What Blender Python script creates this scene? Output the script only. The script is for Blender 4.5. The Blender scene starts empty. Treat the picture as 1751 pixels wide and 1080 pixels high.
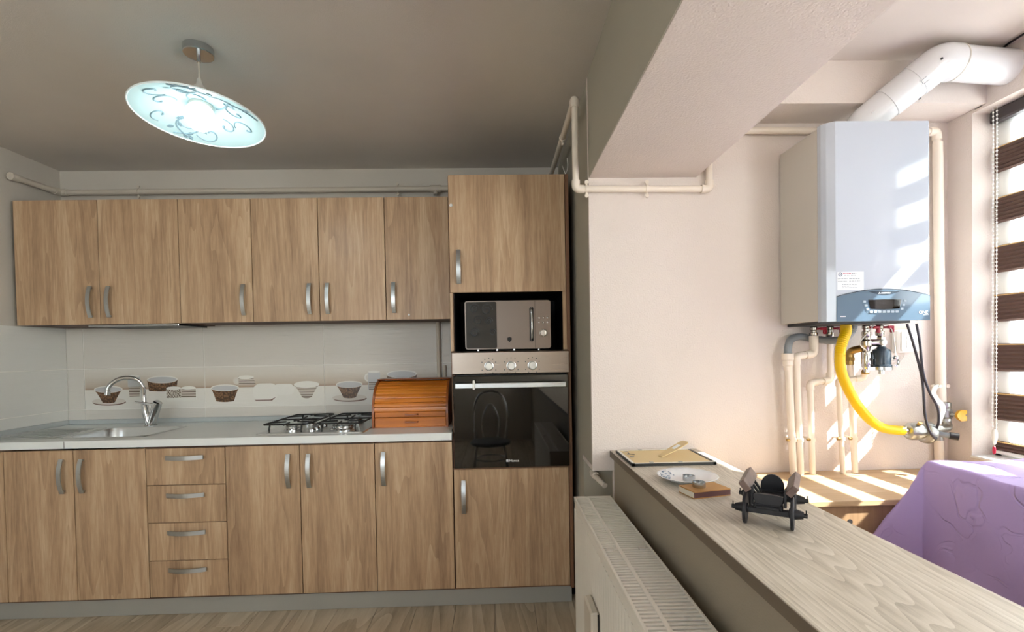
import bpy, bmesh, math, random
from mathutils import Vector, Matrix, Euler
random.seed(7)
sc = bpy.context.scene
COL = sc.collection
R = math.radians

# ---------------------------------------------------------------- camera
EYE = 1.325
cd = bpy.data.cameras.new('camera'); cam = bpy.data.objects.new('camera', cd); COL.objects.link(cam)
cd.sensor_fit = 'HORIZONTAL'; cd.sensor_width = 36; cd.lens = 825 / 1751 * 36
cd.shift_x = 0.00163; cd.shift_y = 0.04464; cd.clip_start = 0.02; cd.clip_end = 200
def cam_axes(y, p, r):
    B = Matrix(((1, 0, 0), (0, 0, -1), (0, 1, 0)))
    Ry = Matrix(((math.cos(y), 0, math.sin(y)), (0, 1, 0), (-math.sin(y), 0, math.cos(y))))
    Rx = Matrix(((1, 0, 0), (0, math.cos(p), -math.sin(p)), (0, math.sin(p), math.cos(p))))
    Rz = Matrix(((math.cos(r), -math.sin(r), 0), (math.sin(r), math.cos(r), 0), (0, 0, 1)))
    return Rz @ Rx @ Ry @ B
A = cam_axes(-0.0270025, 0.019795, -0.0177189)
cam.matrix_world = Matrix(((A[0][0], -A[1][0], -A[2][0], 0), (A[0][1], -A[1][1], -A[2][1], 0), (A[0][2], -A[1][2], -A[2][2], EYE), (0, 0, 0, 1)))
sc.camera = cam
# ---------------------------------------------------------------- world, sun, exposure
wd = bpy.data.worlds.new('sky'); sc.world = wd; wd.use_nodes = True
wn = wd.node_tree; wn.nodes.clear()
wo = wn.nodes.new('ShaderNodeOutputWorld'); wb = wn.nodes.new('ShaderNodeBackground'); ws = wn.nodes.new('ShaderNodeTexSky')
ws.sky_type = 'HOSEK_WILKIE'; ws.turbidity = 4.0; ws.ground_albedo = 0.5
SUN = Vector((-1.0, 0.47, -1.06)).normalized()          # direction the light travels
ws.sun_direction = -SUN
mixw = wn.nodes.new('ShaderNodeMix'); mixw.data_type = 'RGBA'; mixw.inputs[0].default_value = 0.55
mixw.inputs[7].default_value = (0.92, 0.96, 1.0, 1)
wn.links.new(ws.outputs[0], mixw.inputs[6]); wn.links.new(mixw.outputs[2], wb.inputs[0])
wb.inputs[1].default_value = 11.0
wn.links.new(wb.outputs[0], wo.inputs[0])
sl = bpy.data.lights.new('sun', 'SUN'); so = bpy.data.objects.new('sun', sl); COL.objects.link(so)
sl.energy = 34; sl.angle = R(0.6); sl.color = (1.0, 0.965, 0.92)
so.rotation_euler = SUN.to_track_quat('-Z', 'Y').to_euler(); so.location = (6, -1, 6)
def portal(name, loc, rot, sx, sy):                      # sampling aid for the sky seen through a window opening
    l = bpy.data.lights.new(name, 'AREA'); o = bpy.data.objects.new(name, l); COL.objects.link(o)
    l.shape = 'RECTANGLE'; l.size = sx; l.size_y = sy; l.cycles.is_portal = True
    o.location = loc; o.rotation_euler = rot
portal('portal_window_1', (2.14, 1.515, 1.567), (0, R(90), 0), 1.435, 0.93)
portal('portal_window_2', (2.14, -0.85, 1.567), (0, R(90), 0), 1.435, 2.5)
portal('portal_fill_window', (-1.55, -2.5, 1.575), (R(90), 0, 0), 1.7, 1.55)
vs = sc.view_settings
vs.view_transform = 'Standard'; vs.look = 'None'; vs.gamma = 1; vs.use_curve_mapping = False
vs.exposure = 0.14
cy = sc.cycles
cy.use_denoising = True; cy.max_bounces = 10; cy.diffuse_bounces = 6; cy.glossy_bounces = 5; cy.transparent_max_bounces = 16
cy.transmission_bounces = 6; cy.sample_clamp_indirect = 8; cy.caustics_reflective = False; cy.caustics_refractive = False

# ---------------------------------------------------------------- materials
def lin(h):
    h = h.lstrip('#'); o = []
    for i in (0, 2, 4):
        v = int(h[i:i + 2], 16) / 255
        o.append(v / 12.92 if v <= 0.04045 else ((v + 0.055) / 1.055) ** 2.4)
    return (*o, 1)
M = {}
def newmat(name):
    m = bpy.data.materials.new(name); m.use_nodes = True; M[name] = m
    nt = m.node_tree; return m, nt, nt.nodes['Principled BSDF']
def N(nt, t, **kw):
    n = nt.nodes.new(t)
    for k, v in kw.items():
        if k.startswith('i_'):
            key = k[2:]; n.inputs[int(key) if key.isdigit() else key].default_value = v
        else: setattr(n, k, v)
    return n
def coords(nt, scale=(1, 1, 1), rnd=0.0, rot=(0, 0, 0)):
    tc = N(nt, 'ShaderNodeTexCoord'); mp = N(nt, 'ShaderNodeMapping')
    mp.inputs['Scale'].default_value = scale; mp.inputs['Rotation'].default_value = rot
    src = tc.outputs['Object']
    if rnd:
        oi = N(nt, 'ShaderNodeObjectInfo'); ml = N(nt, 'ShaderNodeMath', operation='MULTIPLY', i_1=rnd)
        nt.links.new(oi.outputs['Random'], ml.inputs[0])
        ad = N(nt, 'ShaderNodeVectorMath', operation='ADD'); cb = N(nt, 'ShaderNodeCombineXYZ')
        for k in range(3): nt.links.new(ml.outputs[0], cb.inputs[k])
        nt.links.new(src, ad.inputs[0]); nt.links.new(cb.outputs[0], ad.inputs[1]); src = ad.outputs[0]
    nt.links.new(src, mp.inputs[0]); return mp.outputs[0]
def plain(name, col, rough=0.5, metal=0.0, spec=0.5, bump=0, bscale=60, coat=0, bdet=3, var=0, aniso=0):
    m, nt, b = newmat(name)
    b.inputs['Base Color'].default_value = lin(col); b.inputs['Roughness'].default_value = rough
    b.inputs['Metallic'].default_value = metal; b.inputs['Specular IOR Level'].default_value = spec
    if coat: b.inputs['Coat Weight'].default_value = coat; b.inputs['Coat Roughness'].default_value = 0.06
    if bump or var:
        v = coords(nt); nz = N(nt, 'ShaderNodeTexNoise', i_Scale=bscale, i_Detail=bdet); nt.links.new(v, nz.inputs['Vector'])
        if bump:
            bp = N(nt, 'ShaderNodeBump', i_Strength=bump, i_Distance=0.004); nt.links.new(nz.outputs['Fac'], bp.inputs['Height']); nt.links.new(bp.outputs[0], b.inputs['Normal'])
        if var:
            n2 = N(nt, 'ShaderNodeTexNoise', i_Scale=3.0, i_Detail=4.0); nt.links.new(v, n2.inputs['Vector'])
            hs = N(nt, 'ShaderNodeHueSaturation'); hs.inputs['Color'].default_value = lin(col)
            mr = N(nt, 'ShaderNodeMapRange', i_1=0.3, i_2=0.7, i_3=1 - var, i_4=1 + var); nt.links.new(n2.outputs['Fac'], mr.inputs[0])
            nt.links.new(mr.outputs[0], hs.inputs['Value']); nt.links.new(hs.outputs[0], b.inputs['Base Color'])
    return m
def wood(name, cols, axis='z', rough=0.42, broad=7.0, fine=70.0, stretch=0.07, bump=0.06, rnd=37.0, arcs=0.5, fmix=0.35, coat=0.0, rings=9.0):
    """cols: dark, mid, light. Grain runs along axis."""
    m, nt, b = newmat(name); b.inputs['Roughness'].default_value = rough
    b.inputs['Specular IOR Level'].default_value = 0.4
    if coat: b.inputs['Coat Weight'].default_value = coat; b.inputs['Coat Roughness'].default_value = 0.15
    s = {'x': (stretch, 1, 1), 'y': (1, stretch, 1), 'z': (1, 1, stretch)}[axis]
    v = coords(nt, s, rnd)
    n1 = N(nt, 'ShaderNodeTexNoise', i_Scale=broad, i_Detail=2.0, i_Roughness=0.5, i_Distortion=0.6); nt.links.new(v, n1.inputs['Vector'])
    ml = N(nt, 'ShaderNodeMath', operation='MULTIPLY', i_1=rings); nt.links.new(n1.outputs['Fac'], ml.inputs[0])
    fr = N(nt, 'ShaderNodeMath', operation='FRACT'); nt.links.new(ml.outputs[0], fr.inputs[0])
    n2 = N(nt, 'ShaderNodeTexNoise', i_Scale=fine, i_Detail=5.0, i_Roughness=0.65); nt.links.new(v, n2.inputs['Vector'])
    n3 = N(nt, 'ShaderNodeTexNoise', i_Scale=broad * 1.7, i_Detail=3.0); nt.links.new(v, n3.inputs['Vector'])
    mx = N(nt, 'ShaderNodeMix', i_0=arcs * 0.35); nt.links.new(n3.outputs['Fac'], mx.inputs[2]); nt.links.new(fr.outputs[0], mx.inputs[3])
    m2 = N(nt, 'ShaderNodeMix', i_0=fmix); nt.links.new(mx.outputs[0], m2.inputs[2]); nt.links.new(n2.outputs['Fac'], m2.inputs[3])
    cr = N(nt, 'ShaderNodeValToRGB'); e = cr.color_ramp.elements
    e[0].position = 0.30; e[0].color = lin(cols[0]); e[1].position = 0.70; e[1].color = lin(cols[2])
    x = e.new(0.5); x.color = lin(cols[1])
    nt.links.new(m2.outputs[0], cr.inputs[0])
    nt.links.new(cr.outputs[0], b.inputs['Base Color'])
    bp = N(nt, 'ShaderNodeBump', i_Strength=bump, i_Distance=0.002); nt.links.new(n2.outputs['Fac'], bp.inputs['Height']); nt.links.new(bp.outputs[0], b.inputs['Normal'])
    return m
def emit(name, col, s):
    m, nt, b = newmat(name); b.inputs['Base Color'].default_value = lin(col)
    b.inputs['Emission Color'].default_value = lin(col); b.inputs['Emission Strength'].default_value = s; return m
def brushed(name, col, rough=0.3, axis='x'):
    m, nt, b = newmat(name); b.inputs['Base Color'].default_value = lin(col); b.inputs['Metallic'].default_value = 1
    v = coords(nt, {'x': (2, 200, 200), 'z': (200, 200, 2), 'y': (200, 2, 200)}[axis]); nz = N(nt, 'ShaderNodeTexNoise', i_Scale=3.0, i_Detail=3.0); nt.links.new(v, nz.inputs['Vector'])
    mr = N(nt, 'ShaderNodeMapRange', i_1=0.3, i_2=0.7, i_3=rough * 0.8, i_4=rough * 1.25); nt.links.new(nz.outputs['Fac'], mr.inputs[0]); nt.links.new(mr.outputs[0], b.inputs['Roughness'])
    return m

WAL = ('#8d7058', '#b59778', '#d1b798')
wood('cabinet_wood', WAL, 'z', rough=0.36, fine=110, fmix=0.42)
wood('cabinet_edge', ('#6b4c38', '#7a5740', '#86634a'), 'z', rough=0.5)
wood('shelf_wood', ('#9d9485', '#c8c0b2', '#e0dacf'), 'y', rough=0.4, broad=2.6, fine=90, stretch=0.10, arcs=0.8, fmix=0.45, rings=60)
plain('shelf_edge', '#6d6152', 0.5)
wood('ledge_wood', ('#a88a66', '#c4a883', '#d4bc9a'), 'x', rough=0.4, broad=5)
wood('ledge_front', ('#8a6d50', '#a38463', '#b59672'), 'z', rough=0.45, broad=6)
wood('floor_wood', ('#96866f', '#bdad96', '#d4c7b2'), 'y', rough=0.38, broad=4, fine=50, stretch=0.12, arcs=0.8)
wood('bread_wood', ('#a65c18', '#c8741f', '#dd8f38'), 'x', rough=0.3, broad=6, fine=60, coat=0.25, arcs=0.3)
wood('bread_dark', ('#7a3d14', '#96501c', '#aa6024'), 'x', rough=0.35, broad=6, coat=0.2, arcs=0.3)
wood('cart_wood', ('#16161a', '#1f1f24', '#2b2b30'), 'y', rough=0.45)
wood('cart_brown', ('#4b3c38', '#64524c', '#75635c'), 'y', rough=0.45)
plain('paint_parapet_shaded', '#9a9080', 0.75, bump=0.15, bscale=220, var=0.02)  # darkened tone, the shade on the kitchen side put into the colour
plain('paint_kitchen', '#cbc5bc', 0.75, bump=0.15, bscale=220, var=0.02)
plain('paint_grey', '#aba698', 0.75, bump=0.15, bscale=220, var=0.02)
plain('paint_balcony', '#dcd2cc', 0.8, bump=0.55, bscale=150, bdet=4, var=0.02)
plain('paint_ceiling', '#cfcac4', 0.85, bump=0.2, bscale=260, var=0.03)
plain('paint_ceiling_balcony', '#d2c8c1', 0.85, bump=0.2, bscale=200, var=0.03)
plain('polystyrene', '#c2bda6', 0.9, bump=0.8, bscale=90)
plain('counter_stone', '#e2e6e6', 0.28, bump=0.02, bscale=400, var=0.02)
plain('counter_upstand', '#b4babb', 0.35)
plain('plinth_metal', '#a3a29b', 0.5, metal=0.1, var=0.03)
plain('black_line', '#0c0b0a', 0.6)
plain('inside_shade', '#0d0b0a', 0.6)
plain('grout', '#f3f1ec', 0.8)
plain('carcass_brown', '#54392b', 0.6)
brushed('handle_steel', '#b9bcbd', 0.34, 'z')
brushed('steel_panel', '#a89c92', 0.34, 'x')
plain('micro_steel', '#80766f', 0.3, metal=1)
brushed('alu_bar', '#d5dadd', 0.35, 'x')
plain('micro_window', '#2a2826', 0.12, spec=0.6)
plain('chrome', '#d8dadc', 0.07, metal=1)
plain('satin_chrome', '#c0c3c5', 0.22, metal=1)
plain('sink_steel', '#d2d5d6', 0.3, metal=1)
plain('oven_glass', '#030405', 0.03, spec=0.9)
plain('black_plastic', '#141416', 0.4)
plain('iron', '#101011', 0.5)
plain('white_plastic', '#e9e9e6', 0.35)
plain('pipe_white', '#e8ddd0', 0.4, var=0.02)
plain('pipe_grey', '#cfc6b8', 0.45)
plain('radiator_white', '#e9e5dc', 0.4)
plain('dark_gap', '#26221f', 0.7)
plain('boiler_white', '#b9c1cd', 0.08, coat=0.5)
plain('boiler_side', '#c4c0b8', 0.4)
plain('boiler_panel', '#5a7184', 0.2, coat=0.4)
plain('boiler_dark', '#2c3a46', 0.25)
plain('boiler_button', '#a9bac6', 0.35)
plain('flue_white', '#e4e7ec', 0.18, coat=0.3)
plain('hose_yellow', '#f2c400', 0.4)
plain('hose_grey', '#83888c', 0.5)
plain('brass', '#a88a55', 0.3, metal=1)
plain('nickel', '#b8b2a8', 0.25, metal=1)
plain('valve_red', '#9c1230', 0.35)
plain('valve_yellow', '#d19a1a', 0.4)
plain('galvanised', '#a9aaa6', 0.35, metal=1, bump=0.1, bscale=40)
plain('cable_dark', '#2b2934', 0.45)
plain('cable_white', '#dad7d2', 0.45)
plain('print_white', '#e8e6e0', 0.35)
plain('print_grey', '#c3c4c6', 0.35)
plain('print_saucer', '#d6cfc6', 0.35)
plain('print_shadow', '#6b4a3c', 0.4)
plain('sticker_white', '#eef1f3', 0.5)
plain('ink_grey', '#7d8790', 0.6)
plain('ink_red', '#b2556c', 0.6)
plain('ink_dark', '#3b4248', 0.6)
plain('ink_blue', '#5c6b8c', 0.6)
plain('candle_wax', '#e2e6e8', 0.4)
plain('hardboard', '#dcc594', 0.6, bump=0.05)
plain('frame_black', '#2b2d2b', 0.4)
plain('porcelain', '#e3e7ec', 0.15, coat=0.4)
plain('flower_blue', '#6f88a3', 0.3)
plain('match_wood', '#b5874d', 0.55)
plain('match_brown', '#5b3a3a', 0.6)
plain('match_card', '#d9d3c4', 0.6)
plain('blind_brown', '#5d473f', 0.6)
plain('blind_sunlit', '#c6a46a', 0.55)
plain('pvc_white', '#e6e8e6', 0.35)
plain('cassette_dark', '#3a3436', 0.4)
plain('facade', '#d8d0c2', 0.8)
plain('red_plastic', '#b02040', 0.4)
plain('chair_seat', '#3a3a3c', 0.35)
emit('bulb_glow', '#f4ffff', 5)
emit('display_dark', '#101418', 0.0)
# wicker printed on the tiles
m, nt, b = newmat('print_wicker'); v = coords(nt); w = N(nt, 'ShaderNodeTexVoronoi', i_Scale=90.0); nt.links.new(v, w.inputs['Vector'])
cr = N(nt, 'ShaderNodeValToRGB'); cr.color_ramp.elements[0].color = lin('#9a7450'); cr.color_ramp.elements[1].color = lin('#4a3222'); cr.color_ramp.elements[1].position = 0.7
nt.links.new(w.outputs['Distance'], cr.inputs[0]); nt.links.new(cr.outputs[0], b.inputs['Base Color']); b.inputs['Roughness'].default_value = 0.35
def striped(name, c1, c2, sx, sz, dist):
    m, nt, b = newmat(name); v = coords(nt, (sx, 1, sz)); w = N(nt, 'ShaderNodeTexWave', i_Scale=1.0, i_Distortion=dist, bands_direction='DIAGONAL'); nt.links.new(v, w.inputs['Vector'])
    cr = N(nt, 'ShaderNodeValToRGB'); cr.color_ramp.elements[0].color = lin(c1); cr.color_ramp.elements[1].color = lin(c2); cr.color_ramp.elements[0].position = .35; cr.color_ramp.elements[1].position = .65
    nt.links.new(w.outputs['Fac'], cr.inputs[0]); nt.links.new(cr.outputs[0], b.inputs['Base Color']); b.inputs['Roughness'].default_value = 0.35
striped('print_weave', '#5d4a3a', '#d8d2c6', 70, 25, 9.0)
striped('print_bands', '#5d4a3a', '#d8d2c6', 2, 60, 1.0)
# glazed wall tile with fine horizontal ripples; the picture tiles have a printed shelf line
def tile_mat(name, base, printed):
    m, nt, b = newmat(name); b.inputs['Roughness'].default_value = 0.3; b.inputs['Specular IOR Level'].default_value = 0.4
    v = coords(nt, (3, 1, 60), 11.0); nz = N(nt, 'ShaderNodeTexNoise', i_Scale=2.2, i_Detail=2.0, i_Distortion=0.8); nt.links.new(v, nz.inputs['Vector'])
    bp = N(nt, 'ShaderNodeBump', i_Strength=0.5, i_Distance=0.003); nt.links.new(nz.outputs['Fac'], bp.inputs['Height']); nt.links.new(bp.outputs[0], b.inputs['Normal'])
    b.inputs['Base Color'].default_value = lin(base)
    if printed:
        tc = N(nt, 'ShaderNodeTexCoord'); sp = N(nt, 'ShaderNodeSeparateXYZ'); nt.links.new(tc.outputs['Object'], sp.inputs[0])
        mr = N(nt, 'ShaderNodeMapRange', i_1=-0.1275, i_2=0.1275, i_3=0.0, i_4=1.0); nt.links.new(sp.outputs['Z'], mr.inputs[0])
        cr = N(nt, 'ShaderNodeValToRGB'); e = cr.color_ramp.elements; e[0].position = 0.0; e[0].color = lin('#e6e4de'); e[1].position = 1.0; e[1].color = lin(base)
        for p_, c_ in ((0.478, '#e4e1da'), (0.482, '#a88f7c'), (0.55, '#c4b6a6'), (0.8, '#d6d0c6')):
            x = e.new(p_); x.color = lin(c_)
        nt.links.new(mr.outputs[0], cr.inputs[0]); nt.links.new(cr.outputs[0], b.inputs['Base Color'])
tile_mat('tile_plain', '#d6d2cb', False); tile_mat('tile_print', '#dbd7d0', True); tile_mat('tile_left_lit', '#dfdfdb', False)  # left wall tiles are lighter, with the window light put into their colour
# window glass, sheer and sun diffuser fabrics
def mixed(name, a, b_, fac):
    m = bpy.data.materials.new(name); m.use_nodes = True; M[name] = m; nt = m.node_tree; nt.nodes.clear()
    o = N(nt, 'ShaderNodeOutputMaterial'); mx = N(nt, 'ShaderNodeMixShader', i_0=fac)
    s1 = N(nt, a[0]); s1.inputs[0].default_value = lin(a[1]); s2 = N(nt, b_[0]); s2.inputs[0].default_value = lin(b_[1])
    if b_[0] == 'ShaderNodeBsdfGlossy': s2.inputs['Roughness'].default_value = 0.02
    nt.links.new(s1.outputs[0], mx.inputs[1]); nt.links.new(s2.outputs[0], mx.inputs[2]); nt.links.new(mx.outputs[0], o.inputs[0])
mixed('glass', ('ShaderNodeBsdfTransparent', '#f8fbfa'), ('ShaderNodeBsdfGlossy', '#ffffff'), 0.05)
mixed('sheer', ('ShaderNodeBsdfTransparent', '#ffffff'), ('ShaderNodeBsdfTranslucent', '#f4f4f2'), 0.35)
mixed('diffuser_white', ('ShaderNodeBsdfDiffuse', '#e8e6e0'), ('ShaderNodeBsdfTranslucent', '#f4f2ec'), 0.75)
mixed('bag_clear', ('ShaderNodeBsdfTransparent', '#ffffff'), ('ShaderNodeBsdfGlossy', '#ffffff'), 0.12)
# lamp shade: opal glass, pale cyan, with grey scroll print added as geometry
m, nt, b = newmat('shade_glass'); b.inputs['Base Color'].default_value = lin('#d8f2f5'); b.inputs['Roughness'].default_value = 0.25
b.inputs['Subsurface Weight'].default_value = 0.0
o_ = nt.nodes['Material Output']; tr = N(nt, 'ShaderNodeBsdfTranslucent'); tr.inputs[0].default_value = lin('#c8ecf4'); mx = N(nt, 'ShaderNodeMixShader', i_0=0.3)
nt.links.new(b.outputs[0], mx.inputs[1]); nt.links.new(tr.outputs[0], mx.inputs[2]); nt.links.new(mx.outputs[0], o_.inputs[0])
plain('shade_print', '#7f9aa6', 0.4); plain('shade_rim', '#eefcff', 0.3)
# quilt
m, nt, b = newmat('quilt_purple'); b.inputs['Roughness'].default_value = 0.6; b.inputs['Sheen Weight'].default_value = 0.15
b.inputs['Base Color'].default_value = lin('#bfa9e6'); v = coords(nt)
nd = N(nt, 'ShaderNodeTexNoise', i_Scale=4.0, i_Detail=3.0); nt.links.new(v, nd.inputs['Vector'])
vm = N(nt, 'ShaderNodeVectorMath', operation='ADD'); nt.links.new(v, vm.inputs[0]); sc_ = N(nt, 'ShaderNodeVectorMath', operation='SCALE'); sc_.inputs['Scale'].default_value = 0.22
nt.links.new(nd.outputs['Color'], sc_.inputs[0]); nt.links.new(sc_.outputs[0], vm.inputs[1])
vo = N(nt, 'ShaderNodeTexVoronoi', i_Scale=7.0, feature='DISTANCE_TO_EDGE'); nt.links.new(vm.outputs[0], vo.inputs['Vector'])
mr = N(nt, 'ShaderNodeMapRange', i_1=0.0, i_2=0.035, i_3=0.0, i_4=1.0, interpolation_type='SMOOTHSTEP'); nt.links.new(vo.outputs['Distance'], mr.inputs[0])
n4 = N(nt, 'ShaderNodeTexNoise', i_Scale=6.0, i_Detail=2.0); nt.links.new(v, n4.inputs['Vector'])
st = N(nt, 'ShaderNodeMapRange', i_1=0.42, i_2=0.62, i_3=1.0, i_4=0.15, interpolation_type='SMOOTHSTEP'); nt.links.new(n4.outputs['Fac'], st.inputs[0])
mxh = N(nt, 'ShaderNodeMath', operation='MAXIMUM'); nt.links.new(mr.outputs[0], mxh.inputs[0]); nt.links.new(st.outputs[0], mxh.inputs[1])
bp = N(nt, 'ShaderNodeBump', i_Strength=0.7, i_Distance=0.006); nt.links.new(mxh.outputs[0], bp.inputs['Height'])
n5 = N(nt, 'ShaderNodeTexNoise', i_Scale=14.0, i_Detail=3.0); nt.links.new(v, n5.inputs['Vector'])
b2 = N(nt, 'ShaderNodeBump', i_Strength=0.3, i_Distance=0.012); nt.links.new(n5.outputs['Fac'], b2.inputs['Height']); nt.links.new(bp.outputs[0], b2.inputs['Normal']); nt.links.new(b2.outputs[0], b.inputs['Normal'])

# ---------------------------------------------------------------- geometry helpers (world coordinates)
class G:
    def __init__(s): s.v = []; s.f = []
    def add(s, vs_, fs, Mx=None):
        o = len(s.v)
        s.v += [tuple(Mx @ Vector(p)) if Mx else tuple(p) for p in vs_]
        s.f += [tuple(i + o for i in f) for f in fs]; return s
    def box(s, x0, x1, y0, y1, z0, z1, bev=0.0, seg=1, Mx=None):
        x0, x1 = min(x0, x1), max(x0, x1); y0, y1 = min(y0, y1), max(y0, y1); z0, z1 = min(z0, z1), max(z0, z1)
        vs_ = [(x, y, z) for z in (z0, z1) for y in (y0, y1) for x in (x0, x1)]
        fs = [(0, 2, 3, 1), (4, 5, 7, 6), (0, 1, 5, 4), (2, 6, 7, 3), (0, 4, 6, 2), (1, 3, 7, 5)]
        if bev > 0:
            bm = bmesh.new(); bv = [bm.verts.new(p) for p in vs_]
            for f in fs: bm.faces.new([bv[i] for i in f])
            bmesh.ops.bevel(bm, geom=bm.edges[:], offset=min(bev, .49 * min(x1 - x0, y1 - y0, z1 - z0)), segments=seg, profile=0.5, affect='EDGES')
            bm.verts.index_update(); vs_ = [tuple(q.co) for q in bm.verts]; fs = [tuple(q.index for q in f.verts) for f in bm.faces]; bm.free()
        return s.add(vs_, fs, Mx)
    def tube(s, pts, r, n=12, caps=True, Mx=None, closed=False):
        P = [Vector(p) for p in pts]; k = len(P); rs = r if isinstance(r, (list, tuple)) else [r] * k
        T = []
        for i in range(k):
            a = P[(i - 1) % k] if closed else P[max(i - 1, 0)]; c = P[(i + 1) % k] if closed else P[min(i + 1, k - 1)]
            t = (c - a); T.append(t.normalized() if t.length > 1e-9 else Vector((0, 0, 1)))
        u = T[0].orthogonal().normalized(); vs_ = []
        for i in range(k):
            if i:
                u = (u - T[i] * u.dot(T[i])); u = u.normalized() if u.length > 1e-9 else T[i].orthogonal().normalized()
            w = T[i].cross(u)
            for j in range(n):
                a = 2 * math.pi * j / n; vs_.append(P[i] + (u * math.cos(a) + w * math.sin(a)) * rs[i])
        fs = []
        for i in range(k if closed else k - 1):
            i2 = (i + 1) % k
            for j in range(n): fs.append((i * n + j, i * n + (j + 1) % n, i2 * n + (j + 1) % n, i2 * n + j))
        if caps and not closed: fs += [tuple(range(n - 1, -1, -1)), tuple((k - 1) * n + j for j in range(n))]
        return s.add(vs_, fs, Mx)
    def cyl(s, p0, p1, r, r2=None, n=20, Mx=None): return s.tube([p0, p1], [r, r if r2 is None else r2], n, True, Mx)
    def lathe(s, prof, c=(0, 0, 0), axis='z', n=28, Mx=None, wob=None):
        vs_ = []; fs = []
        for i, (r, h) in enumerate(prof):
            for j in range(n):
                a = 2 * math.pi * j / n; rr = r * (wob(a, i) if wob else 1); x, y = rr * math.cos(a), rr * math.sin(a)
                p = {'z': (x, y, h), 'y': (x, h, y), 'x': (h, x, y)}[axis]; vs_.append((p[0] + c[0], p[1] + c[1], p[2] + c[2]))
        for i in range(len(prof) - 1):
            for j in range(n): fs.append((i * n + j, i * n + (j + 1) % n, (i + 1) * n + (j + 1) % n, (i + 1) * n + j))
        fs.append(tuple(range(n - 1, -1, -1))); fs.append(tuple((len(prof) - 1) * n + j for j in range(n)))
        return s.add(vs_, fs, Mx)
    def prism(s, poly, axis, a0, a1, Mx=None):
        """poly: 2D points; axis y -> (x,z), x -> (y,z), z -> (x,y)"""
        k = len(poly); f3 = {'y': lambda p, a: (p[0], a, p[1]), 'x': lambda p, a: (a, p[0], p[1]), 'z': lambda p, a: (p[0], p[1], a)}[axis]
        vs_ = [f3(p, a0) for p in poly] + [f3(p, a1) for p in poly]
        fs = [tuple(range(k - 1, -1, -1)), tuple(range(k, 2 * k))] + [(i, (i + 1) % k, k + (i + 1) % k, k + i) for i in range(k)]
        return s.add(vs_, fs, Mx)
    def ball(s, c, r, n=16, Mx=None, sq=(1, 1, 1)):
        pr = []; k = n // 2
        vs_ = []; fs = []
        for i in range(k + 1):
            t = math.pi * i / k
            for j in range(n):
                a = 2 * math.pi * j / n; vs_.append((c[0] + r * sq[0] * math.sin(t) * math.cos(a), c[1] + r * sq[1] * math.sin(t) * math.sin(a), c[2] + r * sq[2] * math.cos(t)))
        for i in range(k):
            for j in range(n): fs.append((i * n + j, (i + 1) * n + j, (i + 1) * n + (j + 1) % n, i * n + (j + 1) % n))
        return s.add(vs_, fs, Mx)
def fillet(pts, rad, seg=6):
    P = [Vector(p) for p in pts]; out = [P[0]]
    for i in range(1, len(P) - 1):
        a, b_, c = P[i - 1], P[i], P[i + 1]; d1 = (a - b_); d2 = (c - b_)
        r = min(rad, d1.length * .49, d2.length * .49); p = b_ + d1.normalized() * r; q = b_ + d2.normalized() * r
        for k in range(seg + 1):
            t = k / seg; out.append(p * (1 - t) ** 2 + b_ * 2 * t * (1 - t) + q * t * t)
    out.append(P[-1]); return out
def spline(pts, seg=8):
    P = [Vector(p) for p in pts]; P = [P[0] * 2 - P[1]] + P + [P[-1] * 2 - P[-2]]; out = []
    for i in range(1, len(P) - 2):
        a, b_, c, d = P[i - 1:i + 3]
        for k in range(seg):
            t = k / seg
            out.append(0.5 * ((2 * b_) + (c - a) * t + (2 * a - 5 * b_ + 4 * c - d) * t * t + (3 * b_ - a - 3 * c + d) * t ** 3))
    out.append(P[-2]); return out
def ell(cx, cz, rx, rz, n=28, a0=0, a1=360):
    full = a1 - a0 >= 360
    return [(cx + rx * math.cos(R(a0 + (a1 - a0) * i / (n if full else n - 1))), cz + rz * math.sin(R(a0 + (a1 - a0) * i / (n if full else n - 1)))) for i in range(n)]
def rrect(x0, x1, z0, z1, r, n=5):
    out = []
    for cx_, cz_, a in ((x1 - r, z1 - r, 0), (x0 + r, z1 - r, 90), (x0 + r, z0 + r, 180), (x1 - r, z0 + r, 270)):
        out += [(cx_ + r * math.cos(R(a + 90 * i / n)), cz_ + r * math.sin(R(a + 90 * i / n))) for i in range(n + 1)]
    return out
WM = {}                                               # world matrices, so parts can be given in world coordinates
def O(name, g, mat, parent=None, smooth=True, ang=32):
    xs = [p[0] for p in g.v]; ys = [p[1] for p in g.v]; zs = [p[2] for p in g.v]
    c = Vector(((min(xs) + max(xs)) / 2, (min(ys) + max(ys)) / 2, (min(zs) + max(zs)) / 2))
    me = bpy.data.meshes.new(name); me.from_pydata([(p[0] - c.x, p[1] - c.y, p[2] - c.z) for p in g.v], [], g.f)
    bm = bmesh.new(); bm.from_mesh(me); bmesh.ops.recalc_face_normals(bm, faces=bm.faces[:]); bm.to_mesh(me); bm.free()
    if smooth:
        me.polygons.foreach_set('use_smooth', [True] * len(me.polygons)); me.set_sharp_from_angle(angle=R(ang))
    me.materials.append(M[mat]); o = bpy.data.objects.new(name, me); COL.objects.link(o)
    W_ = Matrix.Translation(c); WM[o] = W_
    if parent is not None: o.parent = parent; o.matrix_basis = WM[parent].inverted() @ W_
    else: o.matrix_basis = W_
    return o
def tag(o, label, cat, group=None):
    o['label'] = label; o['category'] = cat
    if group: o['group'] = group
    return o
def T(name, label, cat, loc, group=None):
    o = bpy.data.objects.new(name, None); COL.objects.link(o); o.location = loc; o.empty_display_size = 0.05
    WM[o] = Matrix.Translation(Vector(loc)); return tag(o, label, cat, group)
def ST(name, g, mat, smooth=False, label=None):
    o = O(name, g, mat, None, smooth); o['kind'] = 'structure'
    if label: o['label'] = label
    return o
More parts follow.
